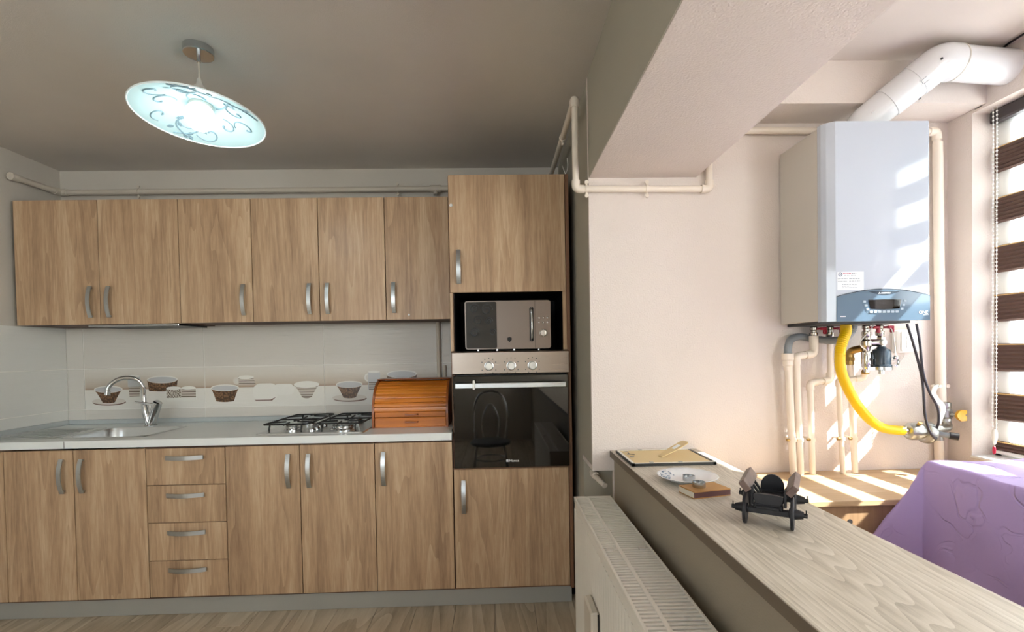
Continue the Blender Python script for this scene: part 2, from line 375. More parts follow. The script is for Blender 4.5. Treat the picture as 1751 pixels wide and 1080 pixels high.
def text(name, s, size, loc, rot, mat, parent, ext=0.0004, align='CENTER', xs=1.0):
    cu = bpy.data.curves.new(name, 'FONT'); cu.body = s; cu.size = size; cu.extrude = ext; cu.align_x = align; cu.align_y = 'CENTER'; cu.resolution_u = 3
    t = bpy.data.objects.new(name, cu); COL.objects.link(t); bpy.context.view_layer.update()
    me = bpy.data.meshes.new_from_object(t); bpy.data.objects.remove(t)
    g = G(); Mx = Matrix.Translation(Vector(loc)) @ Euler(rot).to_matrix().to_4x4() @ Matrix.Diagonal((xs, 1, 1, 1))
    g.add([tuple(v.co) for v in me.vertices], [tuple(p.vertices) for p in me.polygons], Mx); bpy.data.meshes.remove(me)
    return O(name, g, mat, parent, False)

# ================================================================ THE SETTING
XL, XR, WB, BW, CH = -2.70, 2.00, 3.10, 2.09, 2.50
RY = -2.40
floor = ST('floor', G().box(XL - .12, 2.2, RY - .12, WB + .12, -0.12, -0.008), 'dark_gap')
pw = 0.205; rr = random.Random(3)
xs0 = XL; i = 0
while xs0 < 0.50:
    x1 = min(xs0 + pw, 0.50); y = RY - rr.random() * 0.9
    while y < 2.60:
        y1 = y + 1.2; a, b_ = max(y, RY), min(y1, 2.60)
        if b_ - a > 0.03: O('plank', G().box(xs0 + .0008, x1 - .0008, a + .0008, b_ - .0008, -0.008, 0.0, 0.0012), 'floor_wood', floor, False)
        y = y1
    xs0 += pw
ST('floor_balcony', G().box(.84, 2.0, RY, BW, -0.008, 0.0), 'ledge_front')
ST('ceiling', G().box(XL - .12, .64, RY - .12, WB + .12, CH, CH + .12), 'paint_ceiling')
ST('ceiling_balcony', G().box(.87, 2.2, RY - .12, BW + .05, 2.47, 2.6), 'paint_ceiling_balcony')
wall_left = ST('wall_left', G().box(XL - .12, XL, RY - .12, WB + .12, 0, CH), 'paint_kitchen')
wall_back = ST('wall_back', G().box(XL, .62, WB, WB + .12, 0, CH), 'paint_kitchen')
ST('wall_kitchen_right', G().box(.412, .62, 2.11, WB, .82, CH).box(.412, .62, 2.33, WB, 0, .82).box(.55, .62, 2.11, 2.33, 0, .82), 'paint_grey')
ST('wall_balcony', G().box(.408, 2.2, BW, BW + .02, .82, CH).box(.50, 2.2, BW, BW + .02, 0, .82).box(.408, .50, BW, 2.33, .80, .82), 'paint_balcony')
# window wall of the balcony with two openings
g = G(); W1 = (1.05, 1.98, .85, 2.285); W2 = (-2.1, .40, .85, 2.285)
for a, b_ in ((W1[1], BW), (W2[1], W1[0]), (RY - .12, W2[0])): g.box(XR, 2.13, a, b_, 0, 2.47)
for w in (W1, W2): g.box(XR, 2.13, w[0], w[1], 0, w[2]).box(XR, 2.13, w[0], w[1], w[3], 2.47)
ST('wall_right', g, 'paint_balcony')
# rear wall behind the camera, with an unseen window added for fill light
g = G(); WFILL = (-2.4, -.70, .8, 2.35)
g.box(XL, WFILL[0], RY - .12, RY, 0, CH).box(WFILL[1], .87, RY - .12, RY, 0, CH).box(WFILL[0], WFILL[1], RY - .12, RY, 0, WFILL[2]).box(WFILL[0], WFILL[1], RY - .12, RY, WFILL[3], CH).box(.87, 2.2, RY - .12, RY, 0, 2.47)
ST('wall_rear', g, 'paint_kitchen')
beam = ST('trim_1', G().box(.411, .878, RY, BW, 2.07, CH), 'paint_balcony', label='boxed ceiling beam between kitchen and balcony')
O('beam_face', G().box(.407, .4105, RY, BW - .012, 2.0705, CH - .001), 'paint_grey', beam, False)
bulk = ST('trim_2', G().box(.878, 2.0, 1.92, BW, 2.30, 2.47), 'paint_balcony', label='plastered bulkhead above the boiler')
O('foam_end', G().box(2.0, 2.10, 1.93, 1.979, 2.286, 2.47, .01), 'polystyrene', bulk)
ST('wall_parapet', G().box(.503, .84, RY, BW, 0, .859), 'paint_parapet_shaded')
ST('trim_3', G().box(.408, .503, 2.10, 2.33, .0, .02), 'paint_grey')

# wall tiles, each one proud of the grout bed
rows = [(.925, 1.0088), (1.0132, 1.2638), (1.2682, 1.515)]
O('grout_bed', G().box(XL, .40, 3.0955, WB, .90, 1.515), 'grout', wall_back, False)
O('grout_bed', G().box(XL, XL + .0045, 1.55, 3.0955, .90, 1.52), 'grout', wall_left, False)
deco = {}
cols = [XL + .008, -2.588, -1.8465, -1.0985, -.3505, .40]
for r_, (z0, z1) in enumerate(rows):
    for c_ in range(5):
        pr = r_ == 1 and 1 <= c_ <= 3
        t = O('tile', G().box(cols[c_] + .0022, cols[c_ + 1] - .0022, 3.092, 3.0955, z0, z1, .0008), 'tile_print' if pr else 'tile_plain', wall_back, False)
        if pr: deco[c_] = t
for z0, z1 in rows:
    for a, b_ in ((2.345, 3.0915), (1.597, 2.342)):
        O('tile', G().box(XL + .0045, XL + .008, a, b_, z0, z1 + (.005 if z1 > 1.4 else 0), .0008), 'tile_left_lit', wall_left, False)
# pictures printed on the middle row of tiles
def pr_(t, poly, mat, k): O('print', G().prism(poly, 'y', 3.0920 - .0003 * k, 3.0921), mat, t, False)
def bowl(t, x, zr, rx, zb, bx, mat='print_wicker', rim='print_grey', rz=.022):
    pts = [(x + rx * math.cos(R(a)), zr + rz * .6 * math.sin(R(a))) for a in range(180, 361, 15)]
    body = [(x - rx, zr)] + [(x - rx + (rx - bx) * (s_ ** .8), zr + (zb - zr) * s_) for s_ in (.3, .6, .85, 1)] + [(x + i_ * bx / 3, zb - .006 * (1 - (i_ / 3) ** 2)) for i_ in (-2, -1, 0, 1, 2)] + [(x + rx - (rx - bx) * (s_ ** .8), zr + (zb - zr) * s_) for s_ in (1, .85, .6, .3)] + [(x + rx, zr)]
    pr_(t, body, mat, 2); pr_(t, ell(x, zr, rx, rz), 'print_white', 3); pr_(t, ell(x, zr - .002, rx * .93, rz * .78), rim, 4)
t = deco[1]
pr_(t, ell(-2.44, 1.055, .102, .020), 'print_shadow', 1); pr_(t, ell(-2.442, 1.062, .103, .021), 'print_saucer', 1.5)
bowl(t, -2.443, 1.137, .088, 1.055, .038)
pr_(t, [(-2.322, 1.215), (-2.245, 1.215), (-2.245, 1.15), (-2.322, 1.15)], 'print_grey', 1); pr_(t, [(-2.318, 1.15), (-2.248, 1.15), (-2.252, 1.088), (-2.314, 1.088)], 'print_bands', 1.2); pr_(t, ell(-2.284, 1.216, .038, .008), 'print_white', 1.5)
bowl(t, -2.108, 1.192, .095, 1.122, .085, rz=.024)
for x, mt in ((-2.040, 'print_weave'), (-1.948, 'print_bands')):
    pr_(t, rrect(x - .047, x + .047, 1.052, 1.140, .018), 'print_white', 5); pr_(t, [(x - .045, 1.075), (x + .045, 1.075), (x + .045, 1.130), (x - .045, 1.130)], mt, 6); pr_(t, ell(x, 1.136, .045, .011), 'print_white', 7)
t = deco[2]
bowl(t, -1.723, 1.132, .088, 1.048, .055)
pr_(t, ell(-1.648, 1.175, .022, .024, 18), 'print_saucer', 1); pr_(t, ell(-1.646, 1.175, .014, .016, 18), 'tile_plain', 1.2)
pr_(t, [(-1.638, 1.205), (-1.54, 1.185), (-1.53, 1.15), (-1.635, 1.152)], 'print_bands', 1.5); pr_(t, ell(-1.59, 1.196, .05, .012), 'print_white', 1.8)
pr_(t, rrect(-1.548, -1.392, 1.045, 1.155, .045), 'print_white', 3); pr_(t, rrect(-1.42, -1.29, 1.08, 1.15, .03), 'print_white', 2.5); pr_(t, [(-1.54, 1.052), (-1.44, 1.052), (-1.405, 1.068), (-1.43, 1.046), (-1.53, 1.046)], 'print_shadow', 3.5)
bowl(t, -1.212, 1.143, .08, 1.062, .03, rim='print_white', mat='print_bands')
t = deco[3]
pr_(t, ell(-.94, 1.047, .105, .019), 'print_shadow', 1); pr_(t, ell(-.945, 1.055, .108, .02), 'print_saucer', 1.5)
bowl(t, -.943, 1.139, .084, 1.056, .04)
pr_(t, ell(-.826, 1.18, .022, .026, 18), 'print_white', 1); pr_(t, ell(-.824, 1.18, .013, .017, 18), 'tile_plain', 1.2)
pr_(t, rrect(-.824, -.747, 1.10, 1.218, .012), 'print_grey', 1.5); pr_(t, [(-.82, 1.10), (-.75, 1.10), (-.75, 1.15), (-.82, 1.15)], 'print_bands', 2); pr_(t, ell(-.786, 1.216, .038, .008), 'print_white', 2.5)
bowl(t, -.61, 1.198, .096, 1.125, .09, rz=.026)

# windows
def window(name, axis, a0, a1, z0, z1, p, fw=.055, th=.06, mull=()):
    g = G()
    def bx(u0, u1, w0, w1, t0=0, t1=th):
        if axis == 'x': g.box(p + t0, p + t1, u0, u1, w0, w1, .004)
        else: g.box(u0, u1, p + t0, p + t1, w0, w1, .004)
    bx(a0, a1, z0, z0 + fw); bx(a0, a1, z1 - fw, z1); bx(a0, a0 + fw, z0, z1); bx(a1 - fw, a1, z0, z1)
    for m_ in mull: bx(m_ - .035, m_ + .035, z0, z1)
    o = ST(name, g, 'pvc_white'); edges = [a0 + fw] + [e_ for m_ in mull for e_ in (m_ - .035, m_ + .035)] + [a1 - fw]
    for k in range(0, len(edges), 2):
        gg = G(); u0, u1 = edges[k], edges[k + 1]; q = p + th * .5
        gg.add([(q, u0, z0 + fw), (q, u1, z0 + fw), (q, u1, z1 - fw), (q, u0, z1 - fw)] if axis == 'x' else [(u0, q, z0 + fw), (u1, q, z0 + fw), (u1, q, z1 - fw), (u0, q, z1 - fw)], [(0, 1, 2, 3)])
        O('pane', gg, 'glass', o, False)
    return o
w1o = window('window_1', 'x', *W1, 2.098, fw=.034, th=.03)
O('frame_jamb', G().box(2.099, 2.127, W1[1] - .082, W1[1] - .033, W1[2] + .03, W1[3] - .03, .004), 'pvc_white', w1o)
window('window_2', 'x', *W2, 2.095, th=.034, mull=(-.85,))
window('fill_window', 'y', *WFILL, RY - .09, mull=(-1.55,))
O('sill', G().box(1.992, 2.098, W1[0], W1[1], .845, .856, .003), 'pvc_white', bpy.data.objects['window_1'])

# ================================================================ KITCHEN UNITS
DF = 2.47                                              # door faces of the base and tall units
UF = 2.76                                              # door faces of the wall units
def handle(p0, p1, y, parent, w=.021, bow=.028):
    """arched flat bar handle from p0 to p1 (x,z pairs) on a door face at depth y"""
    a, b_ = Vector((p0[0], 0, p0[1])), Vector((p1[0], 0, p1[1])); d = (b_ - a); L = d.length; d.normalize(); side = Vector((d.z, 0, -d.x)); n = 14
    g = G(); th = .0045; vs_ = []
    for i in range(n + 1):
        t = i / n; h = .010 + (bow - .010) * (1 - (2 * t - 1) ** 2); c = a + d * (L * t)
        for sx, dy in ((-1, 0), (1, 0), (1, th), (-1, th)): vs_.append((c.x + side.x * sx * w / 2, y - h - th + dy, c.z + side.z * sx * w / 2))
    fs = [(0, 1, 2, 3), tuple(n * 4 + k for k in (3, 2, 1, 0))]
    for i in range(n):
        for k in range(4): fs.append((i * 4 + k, i * 4 + (k + 1) % 4, (i + 1) * 4 + (k + 1) % 4, (i + 1) * 4 + k))
    g.add(vs_, fs)
    for t in (.05, .95):
        c = a + d * (L * t); h = .010 + (bow - .010) * (1 - (2 * t - 1) ** 2)
        g.cyl((c.x, y + .0005, c.z), (c.x, y - h - .001, c.z), .005, n=10)
    return O('handle', g, 'handle_steel', parent)
def carcass(x0, x1, y0, y1, z0, z1, parent, mat='carcass_brown', th=.017, top=True, front=False):
    g = G().box(x0, x0 + th, y0, y1, z0, z1).box(x1 - th, x1, y0, y1, z0, z1).box(x0 + th, x1 - th, y0, y1, z0, z0 + th).box(x0 + th, x1 - th, y1 - .005, y1, z0 + th, z1)
    if top: g.box(x0 + th, x1 - th, y0, y1, z1 - th, z1)
    return O('carcass', g, mat, parent, False)
def door(x0, x1, z0, z1, y, parent, h=None, name='door', mat='cabinet_wood', gap=.0021):
    d = O(name, G().box(x0 + gap, x1 - gap, y, y + .018, z0, z1, .0012), mat, parent, False)
    if h: handle(h[0], h[1], y, d)
    return d
ux = [-2.667, -2.210, -1.770, -1.368, -.997, -.624, -.262]
UZ0, UZ1 = 1.521, 2.212
def hv(x, z0=1.558, z1=1.732): return ((x, z0), (x, z1))
units = [('upper_cabinet', 'double-door wooden wall cabinet at the left end, beside the tiled left wall', 0, 2, (-2.255, -2.154)),
         ('upper_cabinet', 'single-door wooden wall cabinet with its handle on the right, third door from the left', 2, 3, (-1.415,)),
         ('upper_cabinet', 'double-door wooden wall cabinet above the gas hob', 3, 5, (-1.049, -.948)),
         ('upper_cabinet', 'narrow single-door wooden wall cabinet next to the tall oven cabinet', 5, 6, (-.578,))]
for nm, lb, a, b_, hs in units:
    t = T(nm, lb, 'cabinet', ((ux[a] + ux[b_]) / 2, 2.93, UZ0), 'wooden wall cabinets')
    z0 = UZ0 + (0 if a == 0 else .004)
    carcass(ux[a] + .0005, ux[b_] - .0005, UF + .019, WB - .012, z0, UZ1, t)
    for k, i in enumerate(range(a, b_)):
        d = door(ux[i], ux[i + 1], UZ0, UZ1, UF, t, hv(hs[k]))
        if i == 5: O('cover_cap', G().lathe([(.006, 0), (.005, -.002)], (-.497, UF, 1.548), 'y', 14), 'white_plastic', d)
    if a == 0:
        O('drip_tray', G().box(-2.30, ux[b_] - .03, UF + .03, 3.06, UZ0 - .012, UZ0 - .001, .003), 'black_plastic', t)
        O('tray_rim', G().box(-2.30, ux[b_] - .03, UF + .025, UF + .031, UZ0 - .014, UZ0 + .0, .002), 'satin_chrome', t)
# base units
lx = [-2.695, -2.478, -2.137, -1.780, -1.386, -1.013, -.635, -.2375]
BZ0, BZ1 = .113, .872
def bh(x): return ((x, .657), (x, .830))
t = T('base_cabinet', 'narrow wooden base cabinet strip at the far left edge of the picture', 'cabinet', ((lx[0] + lx[1]) / 2, 2.8, .1), 'wooden base cabinets')
carcass(lx[0], lx[1] - .0005, DF + .019, WB - .01, .1, BZ1 + .012, t); door(lx[0], lx[1], BZ0, BZ1, DF, t)
t = T('base_cabinet', 'double-door wooden base cabinet under the sink', 'cabinet', ((lx[1] + lx[3]) / 2, 2.8, .1), 'wooden base cabinets')
carcass(lx[1] + .0005, lx[3] - .0005, DF + .019, WB - .01, .1, BZ1 + .012, t, top=False)
door(lx[1], lx[2], BZ0, BZ1, DF, t, bh(-2.186)); door(lx[2], lx[3], BZ0, BZ1, DF, t, bh(-2.089))
t = T('drawer_cabinet', 'wooden base cabinet with four stacked drawers', 'cabinet', ((lx[3] + lx[4]) / 2, 2.8, .1))
carcass(lx[3] + .0005, lx[4] - .0005, DF + .019, WB - .01, .1, BZ1 + .012, t)
dz = [BZ0, .300, .493, .684, BZ1]
for k in range(4):
    door(lx[3], lx[4], dz[k] + .0016, dz[k + 1] - .0016, DF, t, ((-1.675, .256 + .1893 * k), (-1.488, .257 + .1893 * k)), 'drawer')
t = T('base_cabinet', 'double-door wooden base cabinet below the gas hob', 'cabinet', ((lx[4] + lx[6]) / 2, 2.8, .1), 'wooden base cabinets')
carcass(lx[4] + .0005, lx[6] - .0005, DF + .019, WB - .01, .1, BZ1 + .012, t)
door(lx[4], lx[5], BZ0, BZ1, DF, t, bh(-1.066)); door(lx[5], lx[6], BZ0, BZ1, DF, t, bh(-.964))
t = T('base_cabinet', 'single-door wooden base cabinet touching the tall oven cabinet', 'cabinet', ((lx[6] + lx[7]) / 2, 2.8, .1), 'wooden base cabinets')
carcass(lx[6] + .0005, lx[7] - .0005, DF + .019, WB - .01, .1, BZ1 + .012, t); door(lx[6], lx[7], BZ0, BZ1, DF, t, bh(-.588))
pl = O('cabinet_plinth', G().box(XL + .001, .372, 2.52, 2.536, .0005, .099, .001), 'plinth_metal', None, False)
tag(pl, 'long grey kickboard running under the base cabinets along the floor', 'plinth')
# tall unit
TX0, TX1 = -.2365, .378
t = T('tall_cabinet', 'tall wooden cabinet housing the microwave and oven', 'cabinet', (.07, 2.78, .1))
O('side_panel', G().box(TX1 - .018, TX1, DF - .001, WB - .012, .1, 2.228, .001), 'cabinet_edge', t, False)
O('side_panel', G().box(TX0, TX0 + .018, DF + .019, WB - .012, .1, 2.228, .001), 'cabinet_edge', t, False)
O('face_strip', G().box(TX0 + .001, TX0 + .016, DF, DF + .0185, 1.334, 1.632, .001), 'cabinet_wood', t, False)
O('face_strip', G().box(.341, .3595, DF, DF + .0185, 1.334, 1.632, .001), 'cabinet_wood', t, False)
O('top_panel', G().box(TX0 + .018, TX1 - .018, DF + .019, WB - .012, 2.21, 2.228), 'cabinet_edge', t, False)
O('niche_shade_lining', G().box(TX0 + .0185, TX0 + .021, DF + .02, 2.95, 1.3335, 1.650).box(.3575, .3595, DF + .02, 2.95, 1.3335, 1.650).box(TX0 + .018, .3595, DF + .02, 2.95, 1.634, 1.650).box(TX0 + .018, .3595, 2.95, 2.96, 1.3335, 1.650), 'inside_shade', t, False)  # near-black lining, the shade of the niche put into its colour
O('niche_shelf', G().box(TX0 + .0185, .3595, DF + .02, 2.96, 1.3155, 1.333), 'inside_shade', t, False)
O('shelf_rail', G().box(TX0 + .0005, TX1 - .0185, DF + .0015, DF + .0185, .7275, .7355), 'cabinet_edge', t, False)
O('bottom_panel', G().box(TX0 + .018, TX1 - .018, DF + .019, WB - .012, .1, .118), 'cabinet_edge', t, False)
O('oven_shelf', G().box(TX0 + .018, TX1 - .018, DF + .019, WB - .012, .71, .727), 'cabinet_edge', t, False)
O('back_panel', G().box(TX0 + .018, TX1 - .018, WB - .018, WB - .0125, .118, 2.21), 'inside_shade', t, False)
d = door(-.235, .3595, 1.633, 2.2275, DF, t, ((-.187, 1.676), (-.187, 1.848)))
O('cover_cap', G().lathe([(.0085, 0), (.007, -.003), (.002, -.004)], (-.221, DF, 2.075), 'y', 16), 'white_plastic', d)
door(-.235, .3595, .114, .7265, DF, t, ((-.184, .502), (-.184, .674)))
# ---- oven
t = T('built_in_oven', 'built-in oven with black glass door and steel control panel', 'oven', (.067, 2.7, .738))
O('body', G().box(-.212, .352, DF + .012, 2.93, .742, 1.312, .002), 'black_plastic', t, False)
O('control_panel', G().prism([(DF + .011, 1.2125), (DF - .012, 1.2125), (DF - .022, 1.219), (DF - .022, 1.325), (DF - .012, 1.332), (DF + .011, 1.332)], 'x', -.2285, .3635), 'steel_panel', t, True)
pan = t.children[-1]
for kx in (-.043, .070, .178):
    k_ = O('knob', G().lathe([(.0205, 0), (.0205, -.004), (.019, -.012), (.0185, -.026), (.016, -.029), (0.001, -.0295)], (kx, DF - .022, 1.256), 'y', 28), 'white_plastic', pan)
    O('knob_ring', G().lathe([(.024, 0), (.024, -.002), (.021, -.003)], (kx, DF - .0221, 1.256), 'y', 28), 'satin_chrome', pan)
    g = G()
    for a in (-60, -30, 0, 30, 60, 120, 150, 210, 240):
        px_, pz_ = kx + .040 * math.sin(R(a)), 1.256 + .040 * math.cos(R(a)); g.box(px_ - .0025, px_ + .0025, DF - .0224, DF - .0219, pz_ - .0025, pz_ + .0025)
    O('dial_marks', g, 'ink_dark', pan, False)['kind'] = 'stuff'
dr = O('oven_door', G().box(-.2265, .3605, DF - .020, DF + .011, .7375, 1.2085, .003), 'oven_glass', t)
O('inner_window', G().box(-.145, .278, DF - .0206, DF - .0199, .80, 1.125), 'oven_glass', dr, False)
hb = O('handle', G().box(-.213, .343, DF - .062, DF - .052, 1.147, 1.173, .0025).box(-.200, -.182, DF - .053, DF - .019, 1.150, 1.170, .002).box(.312, .330, DF - .053, DF - .019, 1.150, 1.170, .002), 'alu_bar', dr)
O('clip', G().box(-.125, -.113, DF - .066, DF - .058, 1.141, 1.187, .002), 'white_plastic', hb)
text('brand_lettering', 'Hansa', .0175, (.077, DF - .0205, .772), (R(90), 0, 0), 'sticker_white', dr, xs=1.15)
g = G()
for ix in (0, 1):
    for iz in (0, 1): g.box(.0365 + ix * .0062, .0415 + ix * .0062, DF - .0209, DF - .0199, .7665 + iz * .0062, .7715 + iz * .0062)
O('brand_mark', g, 'sticker_white', dr, False)
# ---- microwave
t = T('microwave', 'silver microwave oven with dark window, in the cabinet niche above the oven', 'microwave', (.06, 2.65, 1.3333))
O('body', G().box(-.160, .278, 2.515, 2.83, 1.3435, 1.590, .006), 'black_plastic', t)
fr = O('front_panel', G().prism(rrect(-.1635, .2805, 1.3425, 1.5915, .014), 'y', 2.500, 2.516), 'micro_steel', t)
O('door_window', G().prism(rrect(-.158, .0005, 1.3475, 1.5865, .008), 'y', 2.4985, 2.5002), 'micro_window', fr)
g = G()
for cx_, cz_, r0 in ((-.115, 1.553, .028), (-.05, 1.547, .032), (-.095, 1.492, .027), (-.04, 1.487, .022), (-.115, 1.428, .025), (-.02, 1.43, .018)):
    g.tube([(cx_ + r0 * (1 - k / 26) * math.cos(k * .5), 2.4984, cz_ + r0 * (1 - k / 26) * math.sin(k * .5)) for k in range(22)], .0016, 5)
O('scroll_pattern', g, 'ink_dark', fr, True)
O('door_seam', G().box(.1985, .2, 2.4992, 2.5005, 1.3435, 1.5905), 'dark_gap', fr, False)
O('handle_recess', G().prism(rrect(.1705, .1925, 1.379, 1.558, .0108), 'y', 2.4990, 2.5002), 'black_plastic', fr)
O('handle', G().tube(spline([(.181, 2.499, 1.386), (.181, 2.482, 1.405), (.181, 2.474, 1.468), (.181, 2.482, 1.532), (.181, 2.499, 1.551)]), .0058, 12), 'chrome', fr)
for ix in range(3):
    for iz in range(2): O('button', G().lathe([(.0055, 0), (.0055, -.002), (.003, -.004), (.0005, -.0042)], (.220 + .022 * ix, 2.500, 1.476 + .024 * iz), 'y', 14), 'chrome', fr)
O('knob', G().lathe([(.0205, 0), (.0205, -.004), (.0165, -.006), (.015, -.016), (.001, -.017)], (.241, 2.500, 1.422), 'y', 26).box(.238, .244, 2.474, 2.486, 1.405, 1.439, .002), 'chrome', fr)
O('shield_sticker', G().prism([(.054, 1.400), (.0655, 1.404), (.077, 1.400), (.0765, 1.388), (.0655, 1.377), (.0545, 1.388)], 'y', 2.4994, 2.5), 'black_line', fr, False)
for fx in (-.10, .0, .09, .22): O('foot', G().cyl((fx, 2.54, 1.3335), (fx, 2.54, 1.3440), .009, n=12), 'satin_chrome', t)
# ---- worktop
CZ = .922
t = T('kitchen_worktop', 'pale grey stone-look worktop over the base cabinets', 'worktop', (-1.47, 2.77, .885))
CX1 = -.2385
SX0, SX1, SY0, SY1 = -2.27, -1.83, 2.535, 2.895          # sink cut-out
def slab(x0, x1, y0, y1): return G().box(x0, x1, y0, y1, .885, CZ, .002, 1)
O('board', slab(XL + .009, SX0 - .33, 2.445, 3.0915), 'counter_stone', t, False)
g = G().box(SX0 - .33, SX1, 2.445, SY0, .885, CZ).box(SX0 - .33, SX1, SY1, 3.0915, .885, CZ).box(SX1, CX1, 2.445, 3.0915, .885, CZ).box(SX0 - .33, SX0, SY0, SY1, .885, CZ)
O('board', g, 'counter_stone', t, False)
O('joint_strip', G().box(-2.1575, -2.1555, 2.444, 2.446, .886, CZ - .001), 'dark_gap', t, False)
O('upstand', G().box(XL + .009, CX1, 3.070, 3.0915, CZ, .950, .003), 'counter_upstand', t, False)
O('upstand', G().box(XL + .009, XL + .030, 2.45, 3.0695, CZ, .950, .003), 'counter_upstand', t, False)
O('end_cap', G().box(CX1 - .002, CX1 + .0005, 2.470, 2.56, CZ, CZ + .012, .001), 'satin_chrome', t, False)
# ---- sink with bowl and drainer
t = T('sink', 'stainless steel sink with bowl and drainer set into the worktop corner', 'sink', (-2.2, 2.71, .76))
def ring(x0, x1, y0, y1, r, n=6):
    return rrect(x0, x1, y0, y1, r, n)
def loft(g, loops):
    k = len(loops[0]); vs_ = [p for l in loops for p in l]; fs = []
    for i in range(len(loops) - 1):
        for j in range(k): fs.append((i * k + j, i * k + (j + 1) % k, (i + 1) * k + (j + 1) % k, (i + 1) * k + j))
    fs.append(tuple((len(loops) - 1) * k + j for j in range(k))); return g.add(vs_, fs)
def lp(x0, x1, y0, y1, r, z): return [(a, b_, z) for a, b_ in rrect(x0, x1, y0, y1, r, 6)]
g = loft(G(), [lp(SX0 - .012, SX1 + .012, SY0 - .012, SY1 + .012, .09, CZ + .0006), lp(SX0 - .010, SX1 + .010, SY0 - .010, SY1 + .010, .088, CZ + .003), lp(SX0 + .012, SX1 - .012, SY0 + .012, SY1 - .012, .08, CZ + .002), lp(SX0 + .02, SX1 - .02, SY0 + .02, SY1 - .02, .075, CZ - .02), lp(SX0 + .03, SX1 - .03, SY0 + .03, SY1 - .03, .07, CZ - .13), lp(SX0 + .07, SX1 - .07, SY0 + .07, SY1 - .07, .05, CZ - .145)])
O('bowl', g, 'sink_steel', t, True, 50)
g = loft(G(), [lp(-2.655, SX0 - .014, SY0 - .012, SY1 + .012, .05, CZ + .0006), lp(-2.653, SX0 - .016, SY0 - .010, SY1 + .010, .05, CZ + .004), lp(-2.635, SX0 - .034, SY0 + .008, SY1 - .008, .045, CZ + .003), lp(-2.63, SX0 - .039, SY0 + .013, SY1 - .013, .045, CZ + .0012)])
O('drainer', g, 'sink_steel', t, True, 50); dr_ = t.children[-1]
for k in range(7): O('rib', G().box(-2.60, SX0 - .07, SY0 + .05 + k * .043, SY0 + .058 + k * .043, CZ + .001, CZ + .006, .002), 'sink_steel', dr_)
O('drain', G().lathe([(.04, 0), (.04, .004), (.02, .004), (.018, .001)], (-2.05, 2.715, CZ - .1452), 'z', 24), 'chrome', t)
# ---- tap
t = T('kitchen_tap', 'chrome swan-neck mixer tap behind the sink bowl', 'tap', (-2.085, 2.945, CZ))
O('base', G().lathe([(.034, 0), (.034, .005), (.028, .009), (.0275, .011)], (-2.085, 2.945, CZ), 'z', 28), 'chrome', t)
O('body', G().tube([(-2.093, 2.945, CZ + .009), (-2.100, 2.945, CZ + .04), (-2.117, 2.945, CZ + .125), (-2.119, 2.945, CZ + .145)], [.021, .0225, .019, .012], 20), 'chrome', t)
O('valve_barrel', G().tube([(-2.078, 2.942, CZ + .009), (-2.055, 2.935, CZ + .075), (-2.036, 2.930, CZ + .125), (-2.028, 2.928, CZ + .142), (-2.025, 2.927, CZ + .147)], [.022, .024, .026, .024, .016], 22), 'chrome', t)
O('spout', G().tube(spline([(-2.118, 2.945, CZ + .12), (-2.121, 2.944, CZ + .19), (-2.122, 2.940, CZ + .235), (-2.140, 2.925, CZ + .277), (-2.180, 2.90, CZ + .292), (-2.222, 2.875, CZ + .280), (-2.252, 2.855, CZ + .245), (-2.258, 2.852, CZ + .212)], 7), .0125, 16), 'chrome', t)
O('aerator', G().cyl((-2.2575, 2.8522, CZ + .218), (-2.260, 2.851, CZ + .196), .0145, n=18), 'chrome', t)
O('lever', G().tube([(-2.045, 2.925, CZ + .128), (-2.09, 2.92, CZ + .138), (-2.15, 2.912, CZ + .146)], [.010, .0065, .005], 12), 'chrome', t)
# ---- gas hob
t = T('gas_hob', 'steel gas hob with four burners and black iron grates, set in the worktop', 'hob', (-.955, 2.75, CZ))
HX0, HX1, HY0, HY1 = -1.250, -.698, 2.500, 3.000
O('plate', loft(G(), [lp(HX0, HX1, HY0, HY1, .02, CZ + .0004), lp(HX0 + .002, HX1 - .002, HY0 + .002, HY1 - .002, .02, CZ + .006), lp(HX0 + .02, HX1 - .02, HY0 + .02, HY1 - .02, .02, CZ + .008), lp(HX0 + .03, HX1 - .03, HY0 + .03, HY1 - .03, .02, CZ + .004)]), 'sink_steel', t, True, 50)
for bx_, by_, br in ((-1.112, 2.63, .034), (-1.112, 2.865, .042), (-.838, 2.62, .056), (-.838, 2.865, .038)):
    b0 = O('burner', G().lathe([(br * 1.25, .003), (br * 1.25, .008), (br, .012), (br, .024), (br * .92, .026)], (bx_, by_, CZ + .0008), 'z', 26), 'chrome', t)
    O('burner_cap', G().lathe([(br * .95, .026), (br * .97, .030), (br * .85, .034), (.001, .035)], (bx_, by_, CZ + .0008), 'z', 26), 'satin_chrome', b0)
def grate(x0, x1):
    z = CZ + .046; rd = .0045; g = G()
    g.tube(fillet([(x0, HY0 + .05, z), (x1, HY0 + .05, z), (x1, HY1 - .03, z), (x0, HY1 - .03, z), (x0, HY0 + .05, z)], .02, 4), rd, 8)
    for fx in (x0 + .03, x1 - .03):
        for fy, s_ in ((HY0 + .05, -1), (HY1 - .03, 1)): g.tube([(fx, fy, z), (fx, fy + s_ * .008, z - .02), (fx, fy + s_ * .008, CZ + .005)], rd, 8)
    xm = (x0 + x1) / 2
    for by_ in (2.625, 2.865):
        for dx_, dy_ in ((1, 0), (-1, 0), (0, 1), (0, -1)):
            e = (x1 if dx_ > 0 else x0 if dx_ < 0 else xm, by_ + dy_ * .10, z)
            g.tube([(xm + dx_ * .03, by_ + dy_ * .03, z + .004), e], rd, 8)
    g.tube([(x0, 2.745, z), (x1, 2.745, z)], rd, 8)
    return O('grate', g, 'iron', t)
grate(-1.225, -1.0); grate(-.955, -.72)
